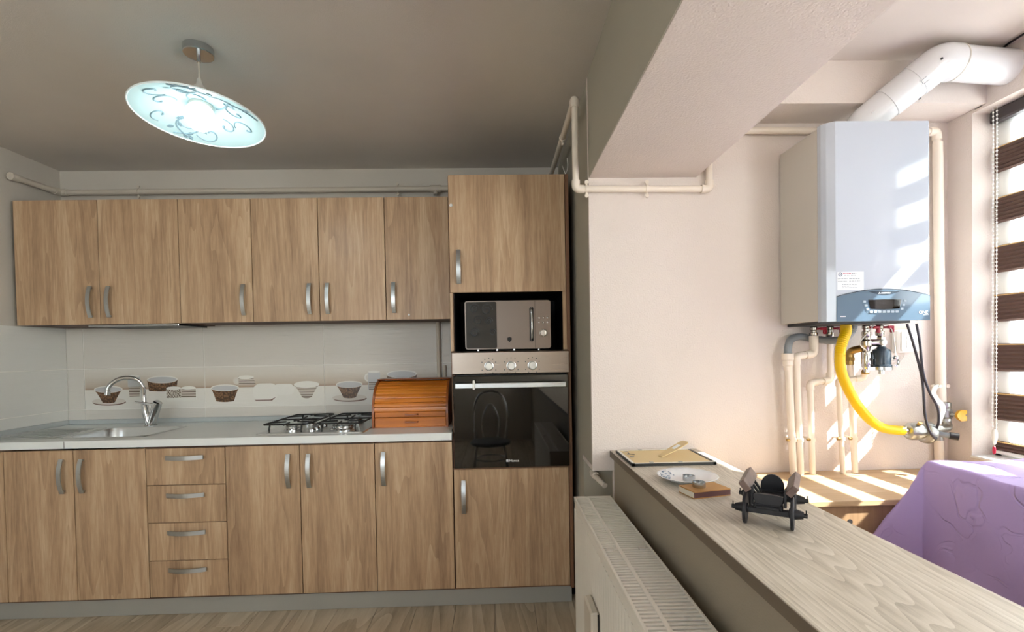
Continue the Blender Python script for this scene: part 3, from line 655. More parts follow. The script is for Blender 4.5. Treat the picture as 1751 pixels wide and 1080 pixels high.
for k in range(4): O('knob', G().lathe([(.018, 0), (.017, .014), (.015, .018), (.001, .019)], (-.978, 2.545 + k * .062, CZ + .005), 'z', 20), 'satin_chrome', t)
# ---- bread box
t = T('bread_box', 'orange-brown wooden bread bin with closed tambour front and small drawer', 'bread box', (-.485, 2.78, CZ))
BX0, BX1 = -.690, -.275; BYF, BYB = 2.655, 2.925; BH = .246
def prof(o=0):
    pts = [(BYF - o, 0), (BYF - o, .075)]
    for k in range(13):
        a = R(90 * k / 12); pts.append((BYF - o + .175 * (1 - math.cos(a)), .075 + (BH - .075 + o) * math.sin(a)))
    return pts + [(BYB, BH + o), (BYB, 0)]
for x0, x1 in ((BX0, BX0 + .012), (BX1 - .012, BX1)): O('side_panel', G().prism([(a, CZ + .0008 + b_) for a, b_ in prof(.008)], 'x', x0, x1), 'bread_dark', t)
O('base', G().box(BX0 + .012, BX1 - .012, BYF + .002, BYB, CZ + .0008, CZ + .010), 'bread_wood', t, False)
O('top_board', G().box(BX0 - .004, BX1 + .004, BYF + .135, BYB + .003, CZ + BH + .0085, CZ + BH + .0145, .003), 'bread_dark', t)
O('back_panel', G().box(BX0 + .012, BX1 - .012, BYB - .008, BYB, CZ + .010, CZ + BH), 'bread_dark', t, False)
dw = O('drawer', G().box(BX0 + .0135, BX1 - .0135, BYF, BYF + .014, CZ + .006, CZ + .055, .002), 'bread_wood', t)
def knob_(z, par): O('knob', G().tube([(-.508, BYF, z), (-.505, BYF - .014, z), (-.47, BYF - .016, z), (-.445, BYF - .014, z), (-.442, BYF, z)], .005, 8), 'bread_dark', par)
knob_(CZ + .031, dw)
tam = O('tambour_rail', G().box(BX0 + .0135, BX1 - .0135, BYF, BYF + .012, CZ + .0575, CZ + .086, .002), 'bread_wood', t); knob_(CZ + .072, tam)
NS = 10
pp = [(BYF + .175 * (1 - math.cos(R(a))), .0875 + (BH - .0875) * math.sin(R(a))) for a in [90 * k / NS for k in range(NS + 1)]]
O('tambour_cloth', G().prism([(a + .006, CZ + b_) for a, b_ in pp] + [(a + .009, CZ + b_ - .004) for a, b_ in reversed(pp)], 'x', BX0 + .0125, BX1 - .0125), 'bread_dark', t)
for k in range(NS):
    (y0, z0), (y1, z1) = pp[k], pp[k + 1]; d_ = Vector((y1 - y0, z1 - z0)); n_ = Vector((-d_.y, d_.x)).normalized()
    def q_(f, h): return (y0 + d_.x * f + n_.x * h, CZ + z0 + d_.y * f + n_.y * h)
    O('slat', G().prism([q_(.03, -.006), q_(.03, .0015), q_(.14, .0032), q_(.5, .0038), q_(.86, .0032), q_(.97, .0015), q_(.97, -.006)], 'x', BX0 + .0125, BX1 - .0125), 'bread_wood', t, False)

# ================================================================ PIPES
def clip(g_par, c, d, r, wall, mat='pipe_white'):
    """pipe clip at point c around a pipe of direction d ('x','y','z'), ears lying against a wall whose outward normal is -wall"""
    c = Vector(c); dv = {'x': Vector((1, 0, 0)), 'y': Vector((0, 1, 0)), 'z': Vector((0, 0, 1))}[d]
    n = Vector(wall); s = dv.cross(n).normalized(); g = G()
    g.tube([c - dv * .005, c + dv * .005], r * 1.22, 18)
    for k in (-1, 1):
        e = c + s * k * (r * 1.2 + .012)
        g.tube([c + s * k * r, e], .0052, 8); g.tube([e - n * .004, e + n * .004], .0085, 12)
    return O('clip', g, mat, g_par)
def pipe(t, pts, r, mat='pipe_white', fit=1.28, elbows=None, er=None, n=16):
    O('tube', G().tube(fillet(pts, r * 2.0, 5), r, n), mat, t)
    P = [Vector(p) for p in pts]
    for i in (range(1, len(P) - 1) if elbows is None else elbows):
        a = (P[i - 1] - P[i]).normalized(); b_ = (P[i + 1] - P[i]).normalized(); L = r * 2.6
        O('elbow', G().tube(fillet([P[i] + a * L, P[i], P[i] + b_ * L], r * 2.0, 5), r * fit, n), mat, t)
t = T('ceiling_heating_pipe', 'cream pipe running along the wall above the upper cabinets', 'pipe', (-1.5, 3.06, 2.34))
pipe(t, [(-2.664, 2.765, 2.345), (-2.664, 3.058, 2.352), (-.20, 3.058, 2.358)], .0165, 'pipe_grey')
O('end_cap', G().tube([(-2.664, 2.752, 2.3447), (-2.664, 2.80, 2.346)], .021, 16), 'pipe_grey', t)
clip(t, (-2.194, 3.058, 2.354), 'x', .0165, (0, 1, 0), 'pipe_grey'); clip(t, (-.604, 3.058, 2.357), 'x', .0165, (0, 1, 0), 'pipe_grey')
O('tee', G().tube([(-.40, 3.058, 2.3575), (-.335, 3.058, 2.358)], .022, 16).tube([(-.367, 3.058, 2.358), (-.367, 3.045, 2.315)], .013, 12), 'pipe_grey', t)
t = T('thin_wall_pipe', 'slim vertical pipe on the tiles between the bread bin and the tall cabinet', 'pipe', (-.37, 3.075, .96))
O('tube', G().cyl((-.372, 3.077, .951), (-.372, 3.077, 1.523), .0125), 'pipe_grey', t); O('tube', G().cyl((-.335, 3.079, .951), (-.335, 3.079, 1.25), .010), 'pipe_grey', t)
gp = T('gas_pipe', 'cream gas pipe dropping from the ceiling corner, stepping under the beam and behind the boiler', 'pipe', (.65, 2.06, 2.0))
pipe(gp, [(.349, 3.03, 2.405), (.349, 2.068, 2.398), (.349, 2.068, 2.017), (.926, 2.068, 2.012), (.926, 2.068, 2.262), (1.925, 2.062, 2.248), (1.938, 2.056, 1.075)], .0138)
clip(gp, (.655, 2.068, 2.0145), 'x', .0138, (0, 1, 0)); clip(gp, (.395, 2.068, 2.0165), 'x', .0138, (0, 1, 0)); clip(gp, (.349, 2.45, 2.401), 'y', .0138, (1, 0, 0)); clip(gp, (1.9365, 2.057, 1.143), 'z', .0165, (0, 1, 0))
O('riser_sleeve', G().tube([(1.928, 2.061, 2.20), (1.938, 2.056, 1.075)], .0185, 18), 'pipe_white', gp)
t = T('lower_gas_stub', 'short cream pipe rising from the ledge below the yellow gas tap', 'pipe', (1.945, 2.056, .776))
O('tube', G().cyl((1.945, 2.070, .776), (1.9395, 2.070, .93), .0165), 'pipe_white', t); O('collar', G().cyl((1.9405, 2.070, .905), (1.9395, 2.070, .932), .0195), 'galvanised', t)
t = T('corner_cable', 'thin white wires hanging in the dark corner above the tall cabinet', 'cable', (.36, 2.6, 2.23))
for k, (a, b_) in enumerate((((.375, 2.62, 2.26), (.395, 2.60, 2.36)), ((.388, 2.66, 2.24), (.372, 2.63, 2.33)))): O('wire', G().tube(spline([a, ((a[0] + b_[0]) / 2 + .012, a[1] - .01, (a[2] + b_[2]) / 2), b_]), .0018, 6), 'cable_white', t)
# ================================================================ BOILER
bt = T('gas_boiler', 'white wall-hung gas boiler with blue-grey control panel', 'boiler', (1.44, 1.93, 1.418))
X0, X1, Z0, Z1, Y0 = 1.240, 1.640, 1.418, 2.163, 1.780
O('casing', G().box(X0 + .0015, X1 - .0015, 1.8325, 2.08, Z0 + .006, Z1 - .003, .003), 'boiler_side', bt)
fc = O('front_cover', G().prism([(X0, 1.8315), (X0, 1.812), (X0 + .010, 1.797), (X0 + .034, Y0), (X1 - .012, Y0), (X1, Y0 + .008), (X1, 1.8315)], 'z', Z0 + .001, Z1), 'boiler_white', bt, True, 20)
arc = [(X0 + .036 + (X1 - .008 - X0 - .036) * k / 24, 1.509 + .026 * (1 - (2 * k / 24 - 1) ** 2)) for k in range(25)]
cp = O('control_panel', G().prism([(X0 + .036, Z0)] + arc + [(X1 - .008, Z0)], 'y', Y0 - .004, Y0 + .002), 'boiler_panel', bt)
O('panel_trim', G().prism([(a, b_ + .0005) for a, b_ in arc] + [(a, b_ + .0035) for a, b_ in reversed(arc)], 'y', Y0 - .0035, Y0 + .001), 'boiler_dark', cp)
lens = [(1.395 + .124 * k / 14, 1.5285 + .002 * math.sin(math.pi * k / 14)) for k in range(15)] + [(1.395 + .124 * k / 14, 1.5285 - .0135 * math.sin(math.pi * k / 14)) for k in range(13, 0, -1)]
O('badge', G().prism(lens, 'y', Y0 - .0048, Y0 - .003), 'boiler_dark', cp)
text('brand_lettering', 'ARISTON', .0078, (1.4605, Y0 - .005, 1.5215), (R(90), 0, 0), 'sticker_white', cp, xs=1.1)
O('brand_mark', G().prism([(1.4325, 1.5185), (1.4365, 1.5255), (1.4405, 1.5185), (1.4365, 1.520)], 'y', Y0 - .0053, Y0 - .004), 'sticker_white', cp, False)
O('bezel', G().prism([(1.377, 1.503), (1.535, 1.503), (1.545, 1.494), (1.524, 1.449), (1.49, 1.443), (1.42, 1.443), (1.388, 1.449), (1.366, 1.494)], 'y', Y0 - .0045, Y0 - .003), 'boiler_panel', cp)
O('display', G().prism([(1.394, 1.4965), (1.455, 1.4985), (1.520, 1.4965), (1.513, 1.463), (1.455, 1.4605), (1.402, 1.463)], 'y', Y0 - .0062, Y0 - .004), 'oven_glass', cp)
for k in range(7): O('button', G().box(1.398 + k * .0165, 1.411 + k * .0165, Y0 - .0066, Y0 - .004, 1.4475, 1.4565, .001), 'boiler_button', cp)
for sx in (1, -1):
    for k in range(3): cx_ = 1.457 + sx * (.078 - .006 * k); O('button', G().box(cx_ - .0055, cx_ + .0055, Y0 - .0066, Y0 - .004, 1.487 - k * .0145, 1.495 - k * .0145, .001), 'boiler_button', cp)
text('model_lettering', 'ONE', .017, (1.606, Y0 - .0045, 1.447), (R(90), 0, 0), 'sticker_white', cp)
O('model_underline', G().box(1.606, 1.626, Y0 - .0046, Y0 - .004, 1.4375, 1.4387), 'sticker_white', cp, False)
O('small_mark', G().box(1.287, 1.308, Y0 - .0046, Y0 - .004, 1.4355, 1.438), 'sticker_white', cp, False)
sk = O('service_sticker', G().box(1.280, 1.380, Y0 - .0006, Y0 + .001, 1.536, 1.603), 'sticker_white', fc, False)
O('sticker_emblem', G().tube([(1.2905 + .0065 * math.cos(a * .52), Y0 - .001, 1.594 + .0065 * math.sin(a * .52)) for a in range(12)], .0016, 6, closed=True).box(1.288, 1.293, Y0 - .0014, Y0 - .0005, 1.5925, 1.5955), 'ink_blue', sk, False)
def line_(z, x0, x1, mat, h=.0028):
    r_ = random.Random(int(z * 1e5)); x = x0
    while x < x1 - .002:
        w = r_.uniform(.003, .011); O('printed_line', G().box(x, min(x + w, x1), Y0 - .0012, Y0 - .0005, z - h / 2, z + h / 2), mat, sk, False); x += w + .002
line_(1.598, 1.301, 1.333, 'ink_red', .0035); line_(1.598, 1.334, 1.352, 'ink_grey', .0035); line_(1.5895, 1.303, 1.35, 'ink_grey', .002)
for z, a, b_ in ((1.577, 1.281, 1.318), (1.568, 1.281, 1.316), (1.577, 1.324, 1.366), (1.569, 1.324, 1.366)): line_(z, a, b_, 'ink_grey', .0022)
for z in (1.556, 1.550, 1.544): line_(z, 1.297, 1.355, 'ink_grey', .0022)
O('bottom_pan', G().box(X0 + .02, X1 - .02, 1.85, 2.06, Z0 - .006, Z0 + .0065), 'black_plastic', bt, False)
# flue
ft = T('boiler_flue', 'white boiler flue pipe bending out of the boiler top towards the window', 'flue', (1.50, 1.935, 2.163))
fa, fb, fc_, fd = (1.492, 1.94, 2.1635), (1.492, 1.94, 2.222), (1.690, 1.80, 2.392), (2.129, 1.855, 2.395)
O('collar', G().tube([fa, (1.492, 1.94, 2.19)], .066, 28), 'flue_white', ft)
path = fillet([fa, fb, fc_], .06, 7); O('lower_elbow', G().tube(path[:-1] + [Vector(fb).lerp(Vector(fc_), .38)], .060, 28), 'flue_white', ft)
O('slanted_pipe', G().tube([Vector(fb).lerp(Vector(fc_), .36), Vector(fb).lerp(Vector(fc_), .88)], .063, 28), 'flue_white', ft)
ue = fillet([Vector(fb).lerp(Vector(fc_), .70), fc_, Vector(fc_).lerp(Vector(fd), .13)], .075, 9); O('upper_elbow', G().tube(ue, .065, 28), 'flue_white', ft)
O('horizontal_pipe', G().tube([Vector(fc_).lerp(Vector(fd), .10), fd], .0615, 28), 'flue_white', ft)
O('seam_ring', G().tube([Vector(fc_).lerp(Vector(fd), .125), Vector(fc_).lerp(Vector(fd), .137)], .0662, 28), 'boiler_side', ft)
def on_pipe(a, b_, s_, ang, r):
    a, b_ = Vector(a), Vector(b_); d = (b_ - a).normalized(); v = Vector((0, -1, 0)); v = (v - d * v.dot(d)).normalized(); w = d.cross(v)
    q = v * math.cos(R(ang)) + w * math.sin(R(ang)); return a.lerp(b_, s_) + q * r, d, q
for a, b_, s_, an, rad in ((fb, fc_, .96, -10, .065), (fb, fc_, .10, 35, .060), (fb, fc_, .62, 75, .063)):
    p, d, q = on_pipe(a, b_, s_, an, rad); O('screw', G().tube([p - q * .002, p + q * .003], .0042, 10), 'ink_dark', ft)
p, d, q = on_pipe(fb, fc_, .72, 12, .0632); w = d.cross(q); Mx = Matrix(((d.x, w.x, q.x, p.x), (d.y, w.y, q.y, p.y), (d.z, w.z, q.z, p.z), (0, 0, 0, 1)))
s0 = O('product_sticker', G().box(-.013, .013, -.011, .011, -.003, .0006, Mx=Mx), 'sticker_white', ft, False)
O('printed_line', G().box(-.011, -.009, -.009, .009, .0005, .0010, Mx=Mx).box(.009, .011, -.009, .009, .0005, .0010, Mx=Mx).box(-.009, .009, -.009, -.007, .0005, .0010, Mx=Mx).box(-.009, .009, .007, .009, .0005, .0010, Mx=Mx), 'ink_grey', s0, False)
O('latch', G().tube(spline([(1.487, 1.874, 2.238), (1.505, 1.866, 2.252), (1.522, 1.862, 2.262)]), .005, 8), 'flue_white', ft)
# valves and fittings under the boiler
def stop_valve(t, x, y, z1=1.4115, red=1):
    O('valve_body', G().lathe([(.012, 0), (.015, -.004), (.015, -.014), (.011, -.017), (.011, -.024), (.0165, -.027), (.0165, -.042), (.0145, -.046)], (x, y, z1), 'z', 6 * 3), 'nickel', t)
    O('red_lever', G().box(x + .012, x + .040 * red, y - .030, y - .017, z1 - .016, z1 - .004, .003).box(x + .026, x + .040 * red, y - .031, y - .016, z1 - .034, z1 - .012, .004).cyl((x, y, z1 - .010), (x + .018, y - .022, z1 - .010), .005, n=10), 'valve_red', t)
PY = 2.04
t = T('heating_pipe', 'cream heating pipe with one step, fitted to the boiler valve furthest left', 'pipe', (1.30, PY, .776), 'cream pipes below the boiler')
pipe(t, [(1.301, PY, .776), (1.285, PY, 1.285), (1.362, PY, 1.295), (1.362, PY, 1.375)], .0135); O('sleeve', G().cyl((1.362, PY, 1.33), (1.362, PY, 1.372), .018), 'pipe_white', t); stop_valve(t, 1.362, PY)
t = T('heating_pipe', 'cream heating pipe with a low step, second valve from the left under the boiler', 'pipe', (1.354, PY, .776), 'cream pipes below the boiler')
pipe(t, [(1.354, PY, .776), (1.345, PY, 1.170), (1.434, PY, 1.180), (1.434, PY, 1.375)], .012); stop_valve(t, 1.434, PY)
t = T('water_pipe', 'cream water pipe stepping right to the chrome scale filter', 'pipe', (1.486, PY, .776), 'cream pipes below the boiler')
pipe(t, [(1.487, PY, .776), (1.469, PY, 1.180), (1.556, 2.01, 1.188), (1.556, 2.0, 1.212)], .0105); O('brass_nut', G().lathe([(.014, 0), (.016, .004), (.016, .014), (.012, .020)], (1.556, 2.0, 1.205), 'z', 6), 'brass', t, False)
t = T('water_pipe', 'cream water pipe with brass elbow beside the yellow gas hose', 'pipe', (1.54, PY, .776), 'cream pipes below the boiler')
O('tube', G().tube([(1.541, PY, .776), (1.520, PY, 1.262)], .0125, 16), 'pipe_white', t); O('brass_elbow', G().tube(fillet([(1.520, PY, 1.245), (1.519, PY, 1.305), (1.545, 2.0, 1.315)], .02), .0155, 12).lathe([(.019, 0), (.019, .016)], (1.520, PY, 1.262), 'z', 6), 'brass', t)
t = T('drain_pipe', 'cream drain pipe with stepped funnel top taking the grey condensate hose', 'pipe', (1.262, PY, .776), 'cream pipes below the boiler')
O('tube', G().tube([(1.270, PY, .776), (1.249, PY, 1.255)], .0145, 16), 'pipe_white', t); O('funnel', G().lathe([(.0165, 1.225), (.0165, 1.243), (.0205, 1.248), (.0205, 1.268), (.0235, 1.272), (.0235, 1.298), (.0215, 1.299), (.018, 1.290)], (1.248, PY, 0), 'z', 24), 'pipe_white', t)
for k, (px_, rd) in enumerate(((1.265, .0145), (1.2965, .0135), (1.3515, .012), (1.4825, .0105), (1.536, .0125))):
    cl = T('pipe_clip', ['wall clip on the drain pipe, leftmost of the row of clips', 'wall clip on the second pipe from the left', 'wall clip on the third pipe from the left', 'wall clip on the pipe under the chrome filter', 'wall clip on the pipe right of the yellow hose, rightmost of the row'][k], 'pipe clip', (px_, PY, .925), 'pipe clips')
    O('band', G().tube([(px_, PY, .919), (px_, PY, .933)], rd * 1.2, 18), 'pipe_white', cl); O('stem', G().cyl((px_, PY + rd, .926), (px_, BW + .001, .926), .005, n=10), 'pipe_white', cl); O('screw_lug', G().cyl((px_ - rd - .012, PY - .004, .926), (px_ - rd + .002, PY - .004, .926), .006, n=10), 'brass', cl)
t = T('condensate_hose', 'grey flexible hose curving from the boiler to the drain funnel', 'hose', (1.33, 2.05, 1.30))
hp = spline([(1.248, 2.04, 1.285), (1.252, 2.044, 1.325), (1.275, 2.06, 1.358), (1.32, 2.072, 1.370), (1.37, 2.071, 1.362), (1.415, 2.00, 1.350), (1.448, 1.965, 1.362), (1.468, 1.955, 1.392), (1.472, 1.955, 1.4115)], 10)
O('hose', G().tube(hp, [.0145 + (.0012 if k % 2 else 0) for k in range(len(hp))], 14), 'hose_grey', t); O('end_sleeve', G().tube(hp[:5], .0165, 14), 'hose_grey', t)
t = T('gas_hose', 'bright yellow flexible gas hose looping from boiler to gas valve', 'hose', (1.5, 1.93, .96))
hp = spline([(1.443, 1.96, 1.4115), (1.434, 1.945, 1.385), (1.408, 1.93, 1.345), (1.394, 1.925, 1.30), (1.396, 1.925, 1.235), (1.420, 1.925, 1.165), (1.468, 1.93, 1.085), (1.53, 1.94, 1.020), (1.60, 1.955, .982), (1.688, 1.965, .968)], 12)
O('hose', G().tube(hp, [.0185 + (.0016 if k % 2 else 0) if k < 48 else .0192 for k in range(len(hp))], 16), 'hose_yellow', t)
O('end_nut', G().tube([(1.684, 1.965, .9685), (1.708, 1.966, .966)], .0165, 6), 'nickel', t, False)
# scale filter and expansion group
t = T('scale_filter', 'chrome and black water filter assembly hanging under the boiler', 'filter', (1.58, 1.99, 1.22))
fx = 1.553
stop_valve(t, fx, 1.99); stop_valve(t, 1.612, 1.99)
O('brass_body', G().lathe([(.0145, 1.366), (.0165, 1.36), (.0165, 1.352), (.022, 1.344), (.022, 1.326), (.016, 1.318), (.014, 1.304)], (fx, 1.99, 0), 'z', 20), 'nickel', t)
O('side_union', G().cyl((fx, 1.985, 1.338), (1.604, 1.975, 1.338), .015, n=16), 'nickel', t)
O('white_cap', G().lathe([(.0125, 0), (.0125, -.012), (.010, -.014), (.001, -.0145)], (1.602, 1.965, 1.338), 'y', 20), 'white_plastic', t)
O('chrome_sleeve', G().lathe([(.010, 1.304), (.017, 1.300), (.0185, 1.296), (.0185, 1.238), (.017, 1.234), (.010, 1.226), (.010, 1.214)], (fx - .003, 1.985, 0), 'z', 24), 'chrome', t)
O('brass_union', G().lathe([(.012, 1.366), (.016, 1.36), (.016, 1.345), (.012, 1.34), (.012, 1.33), (.017, 1.326), (.017, 1.314), (.012, 1.31)], (1.612, 1.985, 0), 'z', 6), 'nickel', t, False)
O('black_bowl', G().lathe([(.014, 1.322), (.020, 1.314), (.030, 1.309), (.0335, 1.30), (.0335, 1.246), (.037, 1.243), (.037, 1.237)], (1.606, 1.975, 0), 'z', 28), 'boiler_dark', t)
O('bowl_ring', G().lathe([(.0385, 1.237), (.0385, 1.224), (.020, 1.222), (.012, 1.220), (.012, 1.207), (.009, 1.206)], (1.606, 1.975, 0), 'z', 20), 'satin_chrome', t)
O('bracket', G().box(fx, 1.606, 1.978, 1.986, 1.268, 1.290, .002).box(fx - .014, 1.570, 1.962, 1.97, 1.225, 1.236), 'chrome', t)
O('drain_tap', G().tube(spline([(1.64, 1.96, 1.262), (1.655, 1.955, 1.268), (1.66, 1.953, 1.255), (1.655, 1.953, 1.240), (1.645, 1.955, 1.243)]), .004, 8).ball((1.650, 1.955, 1.275), .0105, 14), 'chrome', t)
t = T('capillary_wire', 'thin pale wire looping beside the chrome filter under the boiler', 'cable', (1.5, 1.97, 1.30))
O('wire', G().tube(spline([(1.566, 1.965, 1.411), (1.535, 1.955, 1.38), (1.498, 1.95, 1.345), (1.500, 1.95, 1.325), (1.525, 1.955, 1.308), (1.536, 1.968, 1.303)]), .0022, 8), 'cable_white', t); O('wire', G().tube(spline([(1.628, 1.965, 1.411), (1.642, 1.96, 1.38), (1.645, 1.955, 1.33), (1.65, 1.955, 1.285)]), .0022, 8), 'cable_white', t)
# gas valve group
t = T('gas_valve', 'galvanised gas solenoid valve at the end of the yellow hose', 'gas valve', (1.78, 1.97, .92))
O('inlet_body', G().lathe([(.016, 1.705), (.030, 1.712), (.036, 1.722), (.036, 1.748), (.031, 1.752), (.031, 1.775)], (0, 1.968, .964), 'x', 22), 'galvanised', t)
O('coil_disc', G().lathe([(.031, 1.770), (.044, 1.776), (.047, 1.784), (.047, 1.798), (.042, 1.806), (.015, 1.809)], (0, 1.966, .960), 'x', 28), 'galvanised', t)
O('brass_plug', G().cyl((1.738, 1.945, .995), (1.738, 1.936, 1.006), .007, n=10), 'brass', t)
O('stem', G().tube([(1.806, 1.955, .958), (1.856, 1.925, .950)], .0115, 14), 'hose_grey', t); O('stem_cap', G().tube([(1.852, 1.928, .951), (1.876, 1.912, .947)], .0145, 16), 'black_plastic', t)
O('outlet_elbow', G().tube(fillet([(1.80, 1.985, .965), (1.9385, 2.02, .965), (1.9385, 2.035, 1.0)], .03), .0165, 16), 'galvanised', t)
t = T('gas_tap', 'grey ball tap with yellow butterfly handle on the gas riser', 'gas tap', (1.938, 2.03, 1.0))
O('body', G().lathe([(.015, .985), (.020, .99), (.020, 1.005), (.025, 1.012), (.025, 1.04), (.018, 1.048), (.020, 1.055), (.020, 1.074), (.016, 1.076)], (1.9385, 2.035, 0), 'z', 18), 'galvanised', t)
O('stem', G().cyl((1.9385, 2.015, 1.025), (1.950, 1.985, 1.025), .006, n=10), 'galvanised', t)
O('butterfly_handle', G().prism([(1.932, 1.030), (1.940, 1.042), (1.951, 1.047), (1.974, 1.046), (1.974, 1.034), (1.966, 1.026), (1.974, 1.018), (1.974, 1.002), (1.951, 1.000), (1.940, 1.008), (1.932, 1.02)], 'y', 1.974, 1.986), 'valve_yellow', t)
t = T('valve_bracket', 'curved white bracket arm holding the gas valve to the riser clip', 'bracket', (1.87, 2.0, 1.0))
bp_ = spline([(1.905, 2.03, 1.146), (1.880, 2.02, 1.142), (1.862, 2.01, 1.118), (1.866, 2.0, 1.090), (1.885, 1.995, 1.066), (1.882, 1.99, 1.04), (1.868, 1.985, 1.012), (1.862, 1.985, .990)], 6)
vs_ = []; fs = []
for k, p in enumerate(bp_):
    a = bp_[max(k - 1, 0)]; b_ = bp_[min(k + 1, len(bp_) - 1)]; d = (b_ - a); n_ = Vector((d.z, 0, -d.x)).normalized() * (.007 + .004 * math.sin(math.pi * k / (len(bp_) - 1)))
    for q, y_ in ((p + n_, -.003), (p - n_, -.003), (p - n_, .003), (p + n_, .003)): vs_.append((q.x, q.y + y_, q.z))
for k in range(len(bp_) - 1):
    for j in range(4): fs.append((k * 4 + j, k * 4 + (j + 1) % 4, k * 4 + 4 + (j + 1) % 4, k * 4 + 4 + j))
fs += [(0, 1, 2, 3), tuple(len(vs_) - 4 + j for j in (3, 2, 1, 0))]
O('arm', G().add(vs_, fs), 'white_plastic', t); O('screw', G().cyl((1.905, 2.036, 1.146), (1.905, 2.022, 1.146), .006, n=10), 'nickel', t)
# socket and cables
t = T('wall_socket', 'white surface-mounted socket box on the wall right of the filter', 'socket', (1.79, 2.07, 1.29))
O('box', G().box(1.742, 1.838, 2.050, 2.0898, 1.292, 1.392, .006), 'white_plastic', t); O('cover', G().prism(rrect(1.752, 1.832, 1.300, 1.386, .006), 'y', 2.042, 2.052), 'white_plastic', t); pc = t.children[-1]
for ix in range(2):
    for iz in range(3): O('rocker', G().box(1.772 + ix * .022, 1.791 + ix * .022, 2.039, 2.0425, 1.313 + iz * .018, 1.329 + iz * .018, .001), 'sticker_white', pc)
t = T('socket_lead', 'thin pale lead leaving the bottom of the white socket box', 'cable', (1.78, 2.08, 1.25)); O('lead', G().tube(spline([(1.795, 2.078, 1.2925), (1.790, 2.08, 1.27), (1.775, 2.082, 1.25), (1.75, 2.084, 1.238)]), .0022, 8), 'cable_white', t)
for lb, pts in (('dark cable from the boiler to the gas valve stem, left of two', [(1.668, 1.92, 1.4115), (1.690, 1.915, 1.33), (1.715, 1.91, 1.22), (1.722, 1.905, 1.15), (1.724, 1.90, 1.05), (1.735, 1.895, .985), (1.765, 1.90, .946), (1.800, 1.932, .944)]),
                ('dark cable crossing over its twin towards the gas tap, right of two', [(1.708, 1.92, 1.4115), (1.713, 1.91, 1.33), (1.716, 1.900, 1.22), (1.745, 1.905, 1.14), (1.79, 1.915, 1.07), (1.80, 1.92, 1.01), (1.797, 1.93, .975)])):
    t = T('power_cable', lb, 'cable', pts[-1], 'dark cables under the boiler'); O('cable', G().tube(spline(pts, 10), .0048, 10), 'cable_dark', t)

t = T('ceiling_cable', 'short black cable on the balcony ceiling above the flue', 'cable', (1.96, 1.75, 2.46))
O('cable', G().tube(spline([(1.975, 1.83, 2.466), (1.962, 1.80, 2.462), (1.958, 1.74, 2.461), (1.955, 1.55, 2.464)]), .004, 8), 'black_plastic', t)

# ================================================================ SHELF, LEDGE AND WHAT STANDS ON THEM
SZ = .888
t = T('parapet_shelf', 'long pale oak board lying on the parapet between kitchen and balcony', 'shelf', (.675, .9, .86))
O('board', G().box(.4865, .866, -.9, 2.0885, .8605, SZ, .0015), 'shelf_wood', t, False)
O('edge_band', G().box(.484, .4868, -.9, 2.0885, .8607, SZ - .0008, .0008), 'shelf_edge', t, False)
t = T('ledge_cabinet', 'low wooden cabinet with pale oak top standing under the boiler', 'cabinet', (1.42, 1.88, 0))
LZ = .7755
O('top_board', G().box(.8675, 1.995, 1.672, 2.0885, LZ - .020, LZ, .0015), 'ledge_wood', t, False)
O('carcass', G().box(.868, 1.99, 1.705, 2.085, .06, LZ - .0205), 'ledge_front', t, False)
for x0, x1 in ((.869, 1.43), (1.433, 1.989)):
    d = O('door', G().box(x0, x1, 1.686, 1.7045, .07, LZ - .0235, .001), 'ledge_front', t, False)
    if x0 < 1: O('finger_hole', G().lathe([(.010, 0), (.010, -.001), (.007, -.0012)], (1.254, 1.686, .695), 'y', 16), 'dark_gap', d)
# picture frame lying face down
t = T('picture_frame', 'black-edged picture frame lying face down with its stand raised', 'picture frame', (.655, 1.91, SZ + .0004))
FX0, FX1, FY0, FY1 = .498, .818, 1.785, 2.040; fz = SZ + .0004
g = G().box(FX0, FX1, FY0, FY0 + .012, fz, fz + .0105, .001).box(FX0, FX1, FY1 - .012, FY1, fz, fz + .0105, .001).box(FX0, FX0 + .012, FY0, FY1, fz, fz + .0105, .001).box(FX1 - .012, FX1, FY0, FY1, fz, fz + .0105, .001)
O('frame', g, 'frame_black', t, False)
O('back_board', G().box(FX0 + .0125, FX1 - .0125, FY0 + .0125, FY1 - .0125, fz + .002, fz + .009), 'hardboard', t, False)
O('liner', G().box(FX0 + .003, FX1 - .003, FY0 + .003, FY0 + .0125, fz + .0095, fz + .0113).box(FX0 + .003, FX1 - .003, FY1 - .0125, FY1 - .003, fz + .0095, fz + .0113).box(FX0 + .003, FX0 + .0125, FY0 + .003, FY1 - .003, fz + .0095, fz + .0113), 'radiator_white', t, False)
a, b_ = Vector((.642, 1.900, fz + .010)), Vector((.762, 1.94, fz + .060)); d = (b_ - a).normalized(); w = Vector((-.28, .95, 0)).normalized() * .024; n_ = d.cross(w).normalized() * .0016
vs_ = []
for p, k in ((a, .55), (a + d * .07, 1.0), (b_ - d * .012, 1.0), (b_, .6)):
    for q, s_ in ((1, 1), (-1, 1), (-1, -1), (1, -1)): vs_.append(tuple(p + w * q * k + n_ * s_))
fs = [(3, 2, 1, 0), (12, 13, 14, 15)] + [(k * 4 + j, k * 4 + (j + 1) % 4, k * 4 + 4 + (j + 1) % 4, k * 4 + 4 + j) for k in range(3) for j in range(4)]
st_ = O('stand', G().add(vs_, fs), 'hardboard', t, False)
c_ = a.lerp(b_, .62) + n_ * 1.2; vs_ = [tuple(c_ + d * u * .017 + w.normalized() * v_ * .010 + n_ * .5 * k) for k in (0, 1) for u, v_ in ((-1, -1), (1, -1), (1, 1), (-1, 1))]
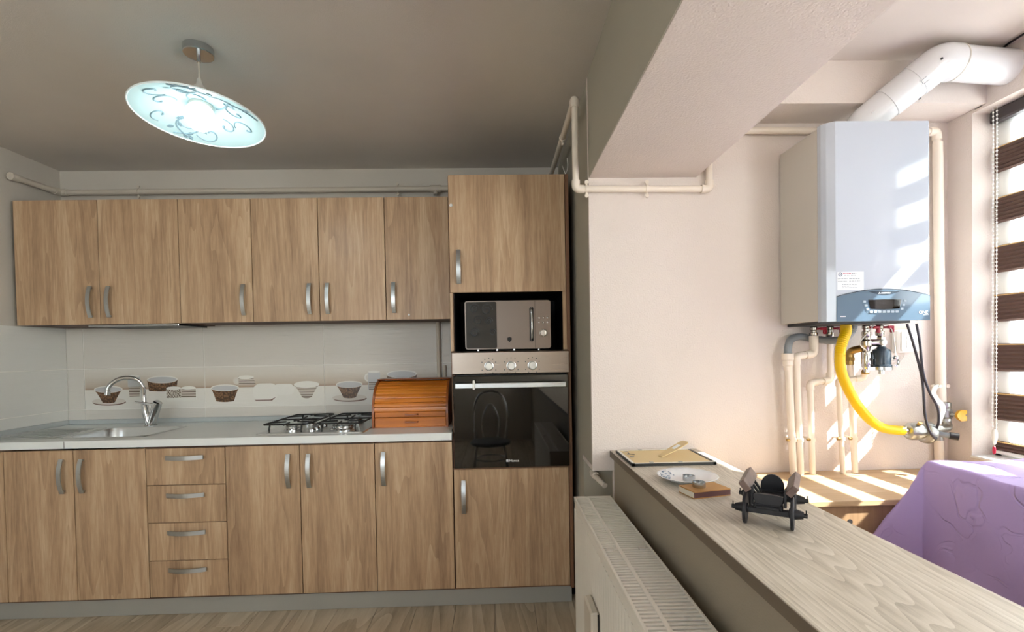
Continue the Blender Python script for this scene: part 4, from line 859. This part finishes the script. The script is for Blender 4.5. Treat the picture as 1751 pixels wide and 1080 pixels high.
O('paper_label', G().add(vs_, [(0, 1, 2, 3), (7, 6, 5, 4), (0, 4, 5, 1), (1, 5, 6, 2), (2, 6, 7, 3), (3, 7, 4, 0)]), 'sticker_white', st_, False)
for cx_, cy_ in ((.575, FY0 + .012), (.685, FY0 + .012), (.60, FY1 - .012), (.53, 1.95), (.53, 1.90)): O('turn_tab', G().box(cx_ - .007, cx_ + .007, cy_ - .004, cy_ + .008, fz + .0112, fz + .0130), 'galvanised', t, False)
O('hanger', G().tube(spline([(.515, 1.985, fz + .0125), (.528, 1.965, fz + .019), (.53, 1.945, fz + .015), (.55, 1.935, fz + .0125)]), .0018, 6), 'satin_chrome', t)
# plate
t = T('porcelain_plate', 'white fluted porcelain plate with a blue flower decoration', 'plate', (.622, 1.573, SZ))
prf = [(.052, .0004), (.056, .003), (.070, .008), (.094, .019), (.0965, .0215), (.094, .0225), (.070, .0115), (.055, .0075), (.030, .0065), (.001, .0065)]
O('dish', G().lathe(prf, (.622, 1.573, SZ), 'z', 96, wob=lambda a, i: 1 + (.012 * math.sin(a * 24) if 3 <= i <= 5 else 0)), 'porcelain', t, True, 60)
rr = random.Random(5); O_pl = t
for k in range(26):
    a = R(rr.uniform(120, 185)); r_ = rr.uniform(.054, .088); z = SZ + .0075 + max(0, r_ - .055) / .039 * .0150 + .0012
    O('painted_flower', G().ball((.622 + r_ * math.cos(a), 1.573 + r_ * math.sin(a), z), rr.uniform(.002, .0042), 8, sq=(1, 1, .35)), 'flower_blue', t)
def tealight(lb, x, y, z):
    t = T('tealight_candle', lb, 'candle', (x, y, z), 'tealights'); O('cup', G().lathe([(.0185, 0), (.0192, .002), (.0192, .015), (.0198, .0155), (.0198, .0165), (.0180, .0165), (.0178, .010)], (x, y, z), 'z', 26), 'satin_chrome', t)
    O('wax', G().lathe([(.0176, .0085), (.0176, .0098), (.001, .0095)], (x, y, z), 'z', 22), 'candle_wax', t); O('wick', G().cyl((x, y, z + .0094), (x + .001, y, z + .0155), .0009, n=6), 'ink_dark', t)
tealight('tealight in a metal cup standing on the plate', .620, 1.556, SZ + .0070); 
Mx = Matrix.Translation((.548, 1.375, SZ)) @ Euler((0, 0, R(13))).to_matrix().to_4x4()
t = T('matchbox', 'wooden-patterned matchbox with brown striking side, in front of the plate', 'matchbox', (.60, 1.41, SZ))
O('sleeve', G().box(.018, .140, -.001, .076, .0004, .0034, Mx=Mx).box(.018, .140, -.001, .076, .0186, .0216, Mx=Mx).box(.018, .140, .073, .076, .0034, .0186, Mx=Mx), 'match_wood', t, False)
O('striking_side', G().box(.018, .140, -.0012, .002, .0034, .0186, Mx=Mx), 'match_brown', t, False)
O('tray', G().box(.0165, .1395, .0025, .0725, .0036, .0184, Mx=Mx), 'match_card', t, False)
p = Mx @ Vector((.062, .040, .0218)); tealight('tealight in a metal cup standing on the matchbox', p.x, p.y, p.z)
# toy cart: u along the cart, w across, turned on the shelf
Mx = Matrix.Translation((.693, 1.210, SZ + .0003)) @ Euler((0, 0, R(56))).to_matrix().to_4x4()
t = T('toy_cart', 'small dark wooden model cart with four wheels on the oak shelf', 'toy cart', (.693, 1.21, SZ))
AX = (-.066, .066)
for u in AX:
    O('axle', G().box(u - .008, u + .008, -.045, .045, .030, .044, .002, Mx=Mx), 'cart_wood', t)
    for s_ in (-1, 1):
        wl = O('wheel', G().lathe([(.0385, s_ * .0475), (.039, s_ * .049), (.039, s_ * .053), (.0375, s_ * .0545), (.012, s_ * .0555)], (u, 0, .039), 'y', 32, Mx=Mx), 'cart_wood', t)
        O('hub', G().tube([(u, s_ * .044, .039), (u, s_ * .058, .039), (u, s_ * .074, .038)], [.012, .0125, .0085], 16, Mx=Mx), 'cart_wood', wl)
        O('axle_pin', G().tube([(u, s_ * .073, .038), (u, s_ * .082, .038)], .0055, 10, Mx=Mx).tube([(u, s_ * .079, .036), (u, s_ * .079, .051)], .0013, 6, Mx=Mx), 'iron', wl)
O('bed', G().box(-.088, .088, -.026, .026, .046, .053, .0015, Mx=Mx), 'cart_wood', t)
for u in AX: O('bolster', G().box(u - .011, u + .011, -.032, .032, .0442, .0558, .002, Mx=Mx), 'cart_wood', t)
for s_ in (-1, 1):
    L = Matrix.Translation((0, s_ * .046, .088)) @ Euler((R(-s_ * 38), 0, 0)).to_matrix().to_4x4()
    O('side_rail', G().box(-.078, .078, -.008, .008, -.006, .022, .0015, Mx=Mx @ L), 'cart_brown', t)
    for u in (-.060, -.025, .012, .048): O('spindle', G().tube([(u, s_ * .024, .052), (u, s_ * .046, .087)], .0035, 8, Mx=Mx), 'cart_wood', t)
    O('stake', G().box(-.070, -.056, s_ * .022 - .003, s_ * .022 + .003, .050, .092, .001, Mx=Mx @ Matrix.Translation((0, s_ * .014, 0)) @ Matrix.Shear('XY', 4, (0, 0)) ), 'cart_wood', t)
O('tail_board', G().prism([(-.028, .053), (.028, .053)] + [(.028 * math.cos(R(a)), .066 + .032 * math.sin(R(a))) for a in range(0, 181, 12)], 'x', .062, .070, Mx=Mx), 'cart_wood', t)
O('front_board', G().prism([(-.026, .053), (.026, .053), (.033, .076), (.020, .079), (-.020, .079), (-.033, .076)], 'x', -.074, -.064, Mx=Mx), 'cart_wood', t)
# ================================================================ RADIATOR
RX0, RX1, RY0, RY1, RZ0, RZ1 = .307, .462, .78, 1.987, .12, .72
t = T('panel_radiator', 'white steel panel radiator with slotted top grille under the parapet shelf', 'radiator', (.385, 1.4, 0))
g = G(); n = 150; poly = []
for k in range(n + 1):
    y = RY0 + .03 + (RY1 - RY0 - .06) * k / n; poly.append((RX0 + .004 - (.0025 if k % 4 in (1, 2) else 0), y))
O('front_panel', G().prism(poly + [(RX0 + .012, RY1 - .03), (RX0 + .012, RY0 + .03)], 'z', RZ0 + .01, RZ1 - .045), 'radiator_white', t, True, 20)
fp = t.children[-1]
O('panel_edge', G().box(RX0 + .001, RX0 + .012, RY0, RY0 + .031, RZ0, RZ1 - .012, .003).box(RX0 + .001, RX0 + .012, RY1 - .031, RY1, RZ0, RZ1 - .012, .003).box(RX0 + .001, RX0 + .012, RY0, RY1, RZ1 - .045, RZ1 - .014, .004), 'radiator_white', fp)
O('rear_panel', G().box(RX1 - .012, RX1, RY0, RY1, RZ0, RZ1 - .012, .003), 'radiator_white', t)
O('side_cover', G().box(RX0 + .006, RX1 - .002, RY1 - .001, RY1 + .002, RZ0 + .02, RZ1 - .003, .0008), 'radiator_white', t, False)
O('shaded_fins', G().box(RX0 + .03, RX1 - .03, RY0 + .02, RY1 - .02, RZ0 + .02, RZ1 - .022), 'dark_gap', t, False)  # solid block for the fins, its dark colour paints the shade in the slots
gz0, gz1 = RZ1 - .010, RZ1; ym0, ym1 = RX0 + .049, RX0 + .061
gr = O('top_grille', G().box(RX0, RX0 + .008, RY0, RY1 + .002, RZ1 - .016, gz1, .001).box(RX1 - .008, RX1, RY0, RY1 + .002, RZ1 - .016, gz1, .001).box(RX0, RX1, RY1 - .010, RY1 + .0015, RZ1 - .016, gz1, .001).box(RX0, RX1, RY0, RY0 + .01, RZ1 - .016, gz1, .001).box(ym0, ym1, RY0, RY1, gz0 + .002, gz1, .001), 'radiator_white', t, False)
y = RY1 - .018; first = {}
while y > RY0 + .015:
    for key, x0, x1 in (('a', RX0 + .008, ym0), ('b', ym1, RX1 - .008)):
        if key not in first: first[key] = O('slat', G().box(x0, x1, y - .0044, y + .0044, gz0 + .002, gz1 - .0006), 'radiator_white', gr, False); first[key + 'y'] = y
        else:
            c = first[key].copy(); COL.objects.link(c); c.parent = gr; c.location.y = first[key].location.y + (y - first[key + 'y'])
    y -= .0162
for cx_ in (.332, .430): O('bracket_tab', G().box(cx_ - .011, cx_ + .011, 1.437, 1.453, gz1 - .002, gz1 + .0045, .001), 'print_saucer', t)
O('hanging_duct', G().box(RX0 - .026, RX0 + .0005, 1.50, 1.625, .22, .495, .006), 'pipe_grey', t)
dk = t.children[-1]; O('duct_opening', G().box(RX0 - .0055, RX0 - .0005, 1.4985, 1.502, .225, .490), 'dark_gap', dk, False)
t = T('radiator_bleed_valve', 'short white radiator valve stub in the recess beside the parapet', 'valve', (.465, 2.2, .70))
O('stub', G().tube([(.452, 2.33, .735), (.462, 2.22, .725), (.478, 2.165, .712)], .0125, 14), 'pipe_white', t); O('collar', G().tube([(.4545, 2.30, .733), (.457, 2.27, .731)], .018, 14), 'pipe_white', t)
# ================================================================ QUILT
def quilt():
    x0, y1, z1 = 1.435, 1.570, .930
    def rng(a, b_, n): return [a + (b_ - a) * k / n for k in range(n)]
    SV = rng(-.92, -.03, 44) + [-.03, -.018, -.009, -.004, 0, .006, .014] + rng(.03, .54, 22) + [.54]
    TV = rng(-1.5, -.03, 80) + [-.03, -.014, -.006, 0, .004, .009, .018] + rng(.03, .85, 40) + [.85]
    NX, NY = len(SV) - 1, len(TV) - 1; vs_ = []; fs = []
    for s_ in SV:
        for tt in TV:
            hs, ht = max(0, -s_), max(0, tt); x, y = x0 + max(s_, 0), y1 + min(tt, 0); drop = max(hs, ht); m_ = min(hs, ht)
            top = .004 * math.sin(x * 17 + y * 9) + .003 * math.sin(y * 31 - x * 12)
            if hs > 0 or ht > 0:
                z = max(z1 - drop, .012); f = min(drop / .02, 1)
                x -= (.006 * f + .055 * hs) if hs > 0 else 0; y += (.004 * f + .02 * ht) if ht > 0 else 0
                if m_ > 0:                               # corner fold flaring out
                    fl = min(m_, .30) * (.75 if hs >= ht else .55); x -= fl * .62; y += fl * .42
                w = min(hs / .35, 1) if hs >= ht else 0
                x -= w * (.010 * math.sin(y * 13 + 1.2 + 2.5 * z) + .005 * math.sin(y * 33 + z * 14) + .004 * math.sin(z * 27 - y * 19))
            else: z = z1 + top
            vs_.append((min(x, 1.975), min(y, 1.664), z))
    for i in range(NX):
        for j in range(NY): k = i * (NY + 1) + j; fs.append((k, k + 1, k + NY + 2, k + NY + 1))
    return G().add(vs_, fs)
q = O('purple_quilt', quilt(), 'quilt_purple', None, True, 180)
sd = q.modifiers.new('thickness', 'SOLIDIFY'); sd.thickness = .006; sd.offset = -1
sb = q.modifiers.new('smooth', 'SUBSURF'); sb.levels = 1; sb.render_levels = 1
tag(q, 'lilac purple quilt draped over a boxy piece beside the window', 'quilt')
# ================================================================ BLINDS
t = T('day_night_blind', 'zebra roller blind with brown and sheer bands in the balcony window', 'blind', (2.08, 1.615, .86))
BY0, BY1, BXp = 1.068, 1.962, 2.085
O('cassette', G().box(BXp - .03, BXp + .028, BY0 - .004, BY1 + .004, 2.232, 2.282, .006), 'cassette_dark', t)
bands = [(2.030, 2.137), (1.822, 1.929), (1.618, 1.730), (1.416, 1.529), (1.210, 1.325), (1.007, 1.121), (.880, .921)]
for z0, z1 in bands:
    nr = 7 if z1 - z0 > .08 else 3; f_ = []; bk = []
    for k in range(nr * 2 + 1):
        z = z0 + (z1 - z0) * k / (nr * 2); xx = BXp - (.0075 if k % 2 else 0.0); f_.append((xx, z)); bk.append((xx + .0012, z))
    g = G(); poly = f_ + bk[::-1]; kk = len(f_)
    vs_ = [(a, BY0, b_) for a, b_ in poly] + [(a, BY1, b_) for a, b_ in poly]; m_ = len(poly)
    g.add(vs_, [(i, (i + 1) % m_, m_ + (i + 1) % m_, m_ + i) for i in range(m_)])
    bd = O('brown_band', g, 'blind_brown', t, False)
    O('band_sunlit', G().box(BXp - .0085, BXp + .002, BY0, BY1, z1 - .0065, z1 - .003), 'blind_sunlit', bd, False)  # gold strip paints the sunlight on the top rib of the band
zz = [2.232] + [z for b_ in bands for z in (b_[1], b_[0])]
for k in range(0, len(zz) - 1, 2):
    if zz[k] - zz[k + 1] > .01: O('sheer_band', G().add([(BXp, BY0, zz[k + 1]), (BXp, BY1, zz[k + 1]), (BXp, BY1, zz[k]), (BXp, BY0, zz[k])], [(0, 1, 2, 3)]), 'sheer', t, False)
O('bottom_rail', G().box(BXp - .010, BXp + .006, BY0, BY1, .866, .880, .003), 'pvc_white', t)
t = T('blind_chain', 'white bead chain of the blind hanging beside the window reveal', 'chain', (2.03, 1.92, .95))
for yy in (1.928, 1.913):
    g = G(); z = .965
    O('cord', G().cyl((2.035, yy, .965), (2.035, yy, 2.28), .0012, n=6), 'white_plastic', t)
    for k in range(82): g.ball((2.035, yy, .968 + k * .016), .0036, 6)
    o = O('beads', g, 'white_plastic', t); o['kind'] = 'stuff'
O('weight', G().lathe([(.003, .975), (.008, .968), (.010, .955), (.009, .935), (.005, .915), (.002, .910)], (2.033, 1.918, 0), 'z', 16), 'white_plastic', t)
O('red_tag', G().prism(ell(1.918, .888, .006, .017, 18), 'x', 2.030, 2.034), 'red_plastic', t)
w2o = bpy.data.objects['window_2']
sh_ = O('sun_diffuser', G().add([(2.07, W2[0] + .01, .87), (2.07, W2[1] - .01, .87), (2.07, W2[1] - .01, 2.27), (2.07, W2[0] + .01, 2.27)], [(0, 1, 2, 3)]), 'diffuser_white', w2o, False)  # unseen shade, added to turn the sun into soft kitchen light
O('diffuser_rail', G().cyl((2.07, W2[0] + .01, .868), (2.07, W2[1] - .01, .868), .008, n=10), 'pvc_white', w2o)
# ================================================================ PENDANT LAMP
LX, LY, LZ_ = -1.112, 1.885, 2.235
t = T('pendant_lamp', 'lit pendant lamp with shallow glass shade and grey scroll pattern', 'lamp', (LX, LY, 2.2))
O('ceiling_rose', G().lathe([(.052, 2.4995), (.052, 2.474), (.050, 2.472), (.046, 2.473), (.003, 2.473)], (LX, LY, 0), 'z', 36), 'satin_chrome', t)
O('cord_grip', G().cyl((LX, LY, 2.473), (LX, LY, 2.445), .007, n=12), 'satin_chrome', t)
O('cord', G().cyl((LX, LY, 2.447), (LX, LY, 2.378), .003, n=8), 'pipe_grey', t)
O('socket_cap', G().lathe([(.006, 2.384), (.009, 2.372), (.011, 2.362), (.022, 2.350), (.031, 2.320), (.036, 2.278)], (LX, LY, 0), 'z', 24), 'boiler_side', t)
TL = Matrix.Translation((LX, LY, LZ_)) @ Euler((R(-4.0), R(1.5), 0)).to_matrix().to_4x4()
RS = .222
def sz(r): return .058 * math.cos(min(r / RS, 1) * math.pi / 2) ** 1.1 + .0
pf = [(.030, sz(.030) + .002)] + [(RS * k / 14, sz(RS * k / 14) + .002) for k in range(3, 15)] + [(RS * k / 14, sz(RS * k / 14) - .002) for k in range(14, 2, -1)] + [(.030, sz(.03) - .002)]
def lathe_open(prof, Mx, n=56):
    vs_ = []; fs = []; m_ = len(prof)
    for j in range(n):
        a = 2 * math.pi * j / n
        for r_, h in prof: vs_.append((r_ * math.cos(a), r_ * math.sin(a), h))
    for j in range(n):
        for k in range(m_): fs.append((j * m_ + k, j * m_ + (k + 1) % m_, ((j + 1) % n) * m_ + (k + 1) % m_, ((j + 1) % n) * m_ + k))
    return G().add(vs_, fs, Mx)
sh = O('shade', lathe_open(pf, TL), 'shade_glass', t, True, 60)
O('rim', G().tube([(RS * math.cos(2 * math.pi * k / 64), RS * math.sin(2 * math.pi * k / 64), -.001) for k in range(64)], .0030, 8, closed=True, Mx=TL), 'shade_rim', sh)
def on_shade(x, y): r_ = math.hypot(x, y); return (x, y, sz(min(r_, RS)) - .0032)
def scroll(c, r0, a0, turns, sgn=1, r1=.004):
    out = []
    for k in range(26):
        f = k / 25; a = R(a0) + sgn * f * turns * 2 * math.pi; r_ = r0 * (1 - f) + r1 * f; x, y = c[0] + r_ * math.cos(a), c[1] + r_ * math.sin(a)
        if math.hypot(x, y) < RS - .006: out.append(on_shade(x, y))
    return out
rl = random.Random(21)
for k in range(11):
    a = R(k * 360 / 11 + 12); rc = RS * (.72 if k % 2 else .55); c = (rc * math.cos(a), rc * math.sin(a)); s_ = 1 if k % 3 else -1
    p = scroll(c, RS * rl.uniform(.17, .24), rl.uniform(0, 360), .8, s_)
    if len(p) > 3: O('scroll', G().tube(p, [.0018 + .0022 * (q / len(p)) for q in range(len(p))], 6, Mx=TL), 'shade_print', sh)
for k in range(5):
    a = R(k * 72 + 30); pts = []
    for q in range(18):
        f = q / 17; r_ = .05 + (RS - .065) * f; an = a + .9 * math.sin(f * 2.6) * (1 if k % 2 else -1); pts.append(on_shade(r_ * math.cos(an), r_ * math.sin(an)))
    O('stem', G().tube(pts, .0029, 6, Mx=TL), 'shade_print', sh)
    for q, s_ in ((7, 1), (10, -1), (13, 1), (15, -1)):
        x, y, z = pts[q]; an = math.atan2(y, x) + s_ * .9; vs_ = []
        for f, wv in ((0, 0), (.25, .006), (.6, .0075), (1, 0), (.6, -.0075), (.25, -.006)):
            u = .008 + f * .026; px_, py_ = x + u * math.cos(an) - wv * math.sin(an), y + u * math.sin(an) + wv * math.cos(an); vs_.append((on_shade(px_, py_)[0], py_, on_shade(px_, py_)[2] - .0006))
        if max(math.hypot(v_[0], v_[1]) for v_ in vs_) < RS - .004: O('leaf', G().add(vs_, [tuple(range(6))], TL), 'shade_print', sh, False)
O('socket_ring', lathe_open([(.034, .052), (.040, .052), (.040, .030), (.036, .026), (.028, .026), (.028, .052)], TL, 32), 'boiler_side', t)
O('bulb', G().ball((LX + .004, LY - .01, LZ_ + .0), .052, 24).cyl((LX, LY, LZ_ + .03), (LX, LY, LZ_ + .06), .02), 'bulb_glow', t)
pl_ = bpy.data.lights.new('lamp_light', 'POINT'); pl_.energy = 2.6; pl_.color = (.94, 1, .98); pl_.shadow_soft_size = .06
po = bpy.data.objects.new('lamp_light', pl_); COL.objects.link(po); po.location = (LX, LY - .01, LZ_ - .085)

# ================================================================ CHAIR BEHIND THE CAMERA (seen mirrored in the oven glass)
CXc, CYc = -.08, .22
t = T('bistro_chair', 'bent-tube chair with round dark seat, mirrored in the oven door', 'chair', (CXc, CYc, 0))
O('seat', G().lathe([(.17, .435), (.19, .442), (.195, .455), (.19, .468), (.15, .474), (.001, .475)], (CXc, CYc, 0), 'z', 36), 'chair_seat', t)
for sx in (-1, 1):
    for sy in (-1, 1): O('leg', G().tube([(CXc + sx * .13, CYc + sy * .13, .438), (CXc + sx * .19, CYc + sy * .19, .0)], .011, 12), 'chrome', t)
O('backrest', G().tube(spline([(CXc - .15, CYc - .13, .44), (CXc - .17, CYc - .20, .70), (CXc - .12, CYc - .24, .88), (CXc, CYc - .25, .93), (CXc + .12, CYc - .24, .88), (CXc + .17, CYc - .20, .70), (CXc + .15, CYc - .13, .44)]), .011, 12), 'chrome', t)
O('back_loop', G().tube(spline([(CXc - .07, CYc - .16, .45), (CXc - .08, CYc - .21, .66), (CXc, CYc - .235, .80), (CXc + .08, CYc - .21, .66), (CXc + .07, CYc - .16, .45)]), .008, 12), 'chrome', t)
O('ring', G().tube([(CXc + .15 * math.cos(k * .2618), CYc + .15 * math.sin(k * .2618), .30) for k in range(24)], .007, 8, closed=True), 'chrome', t)
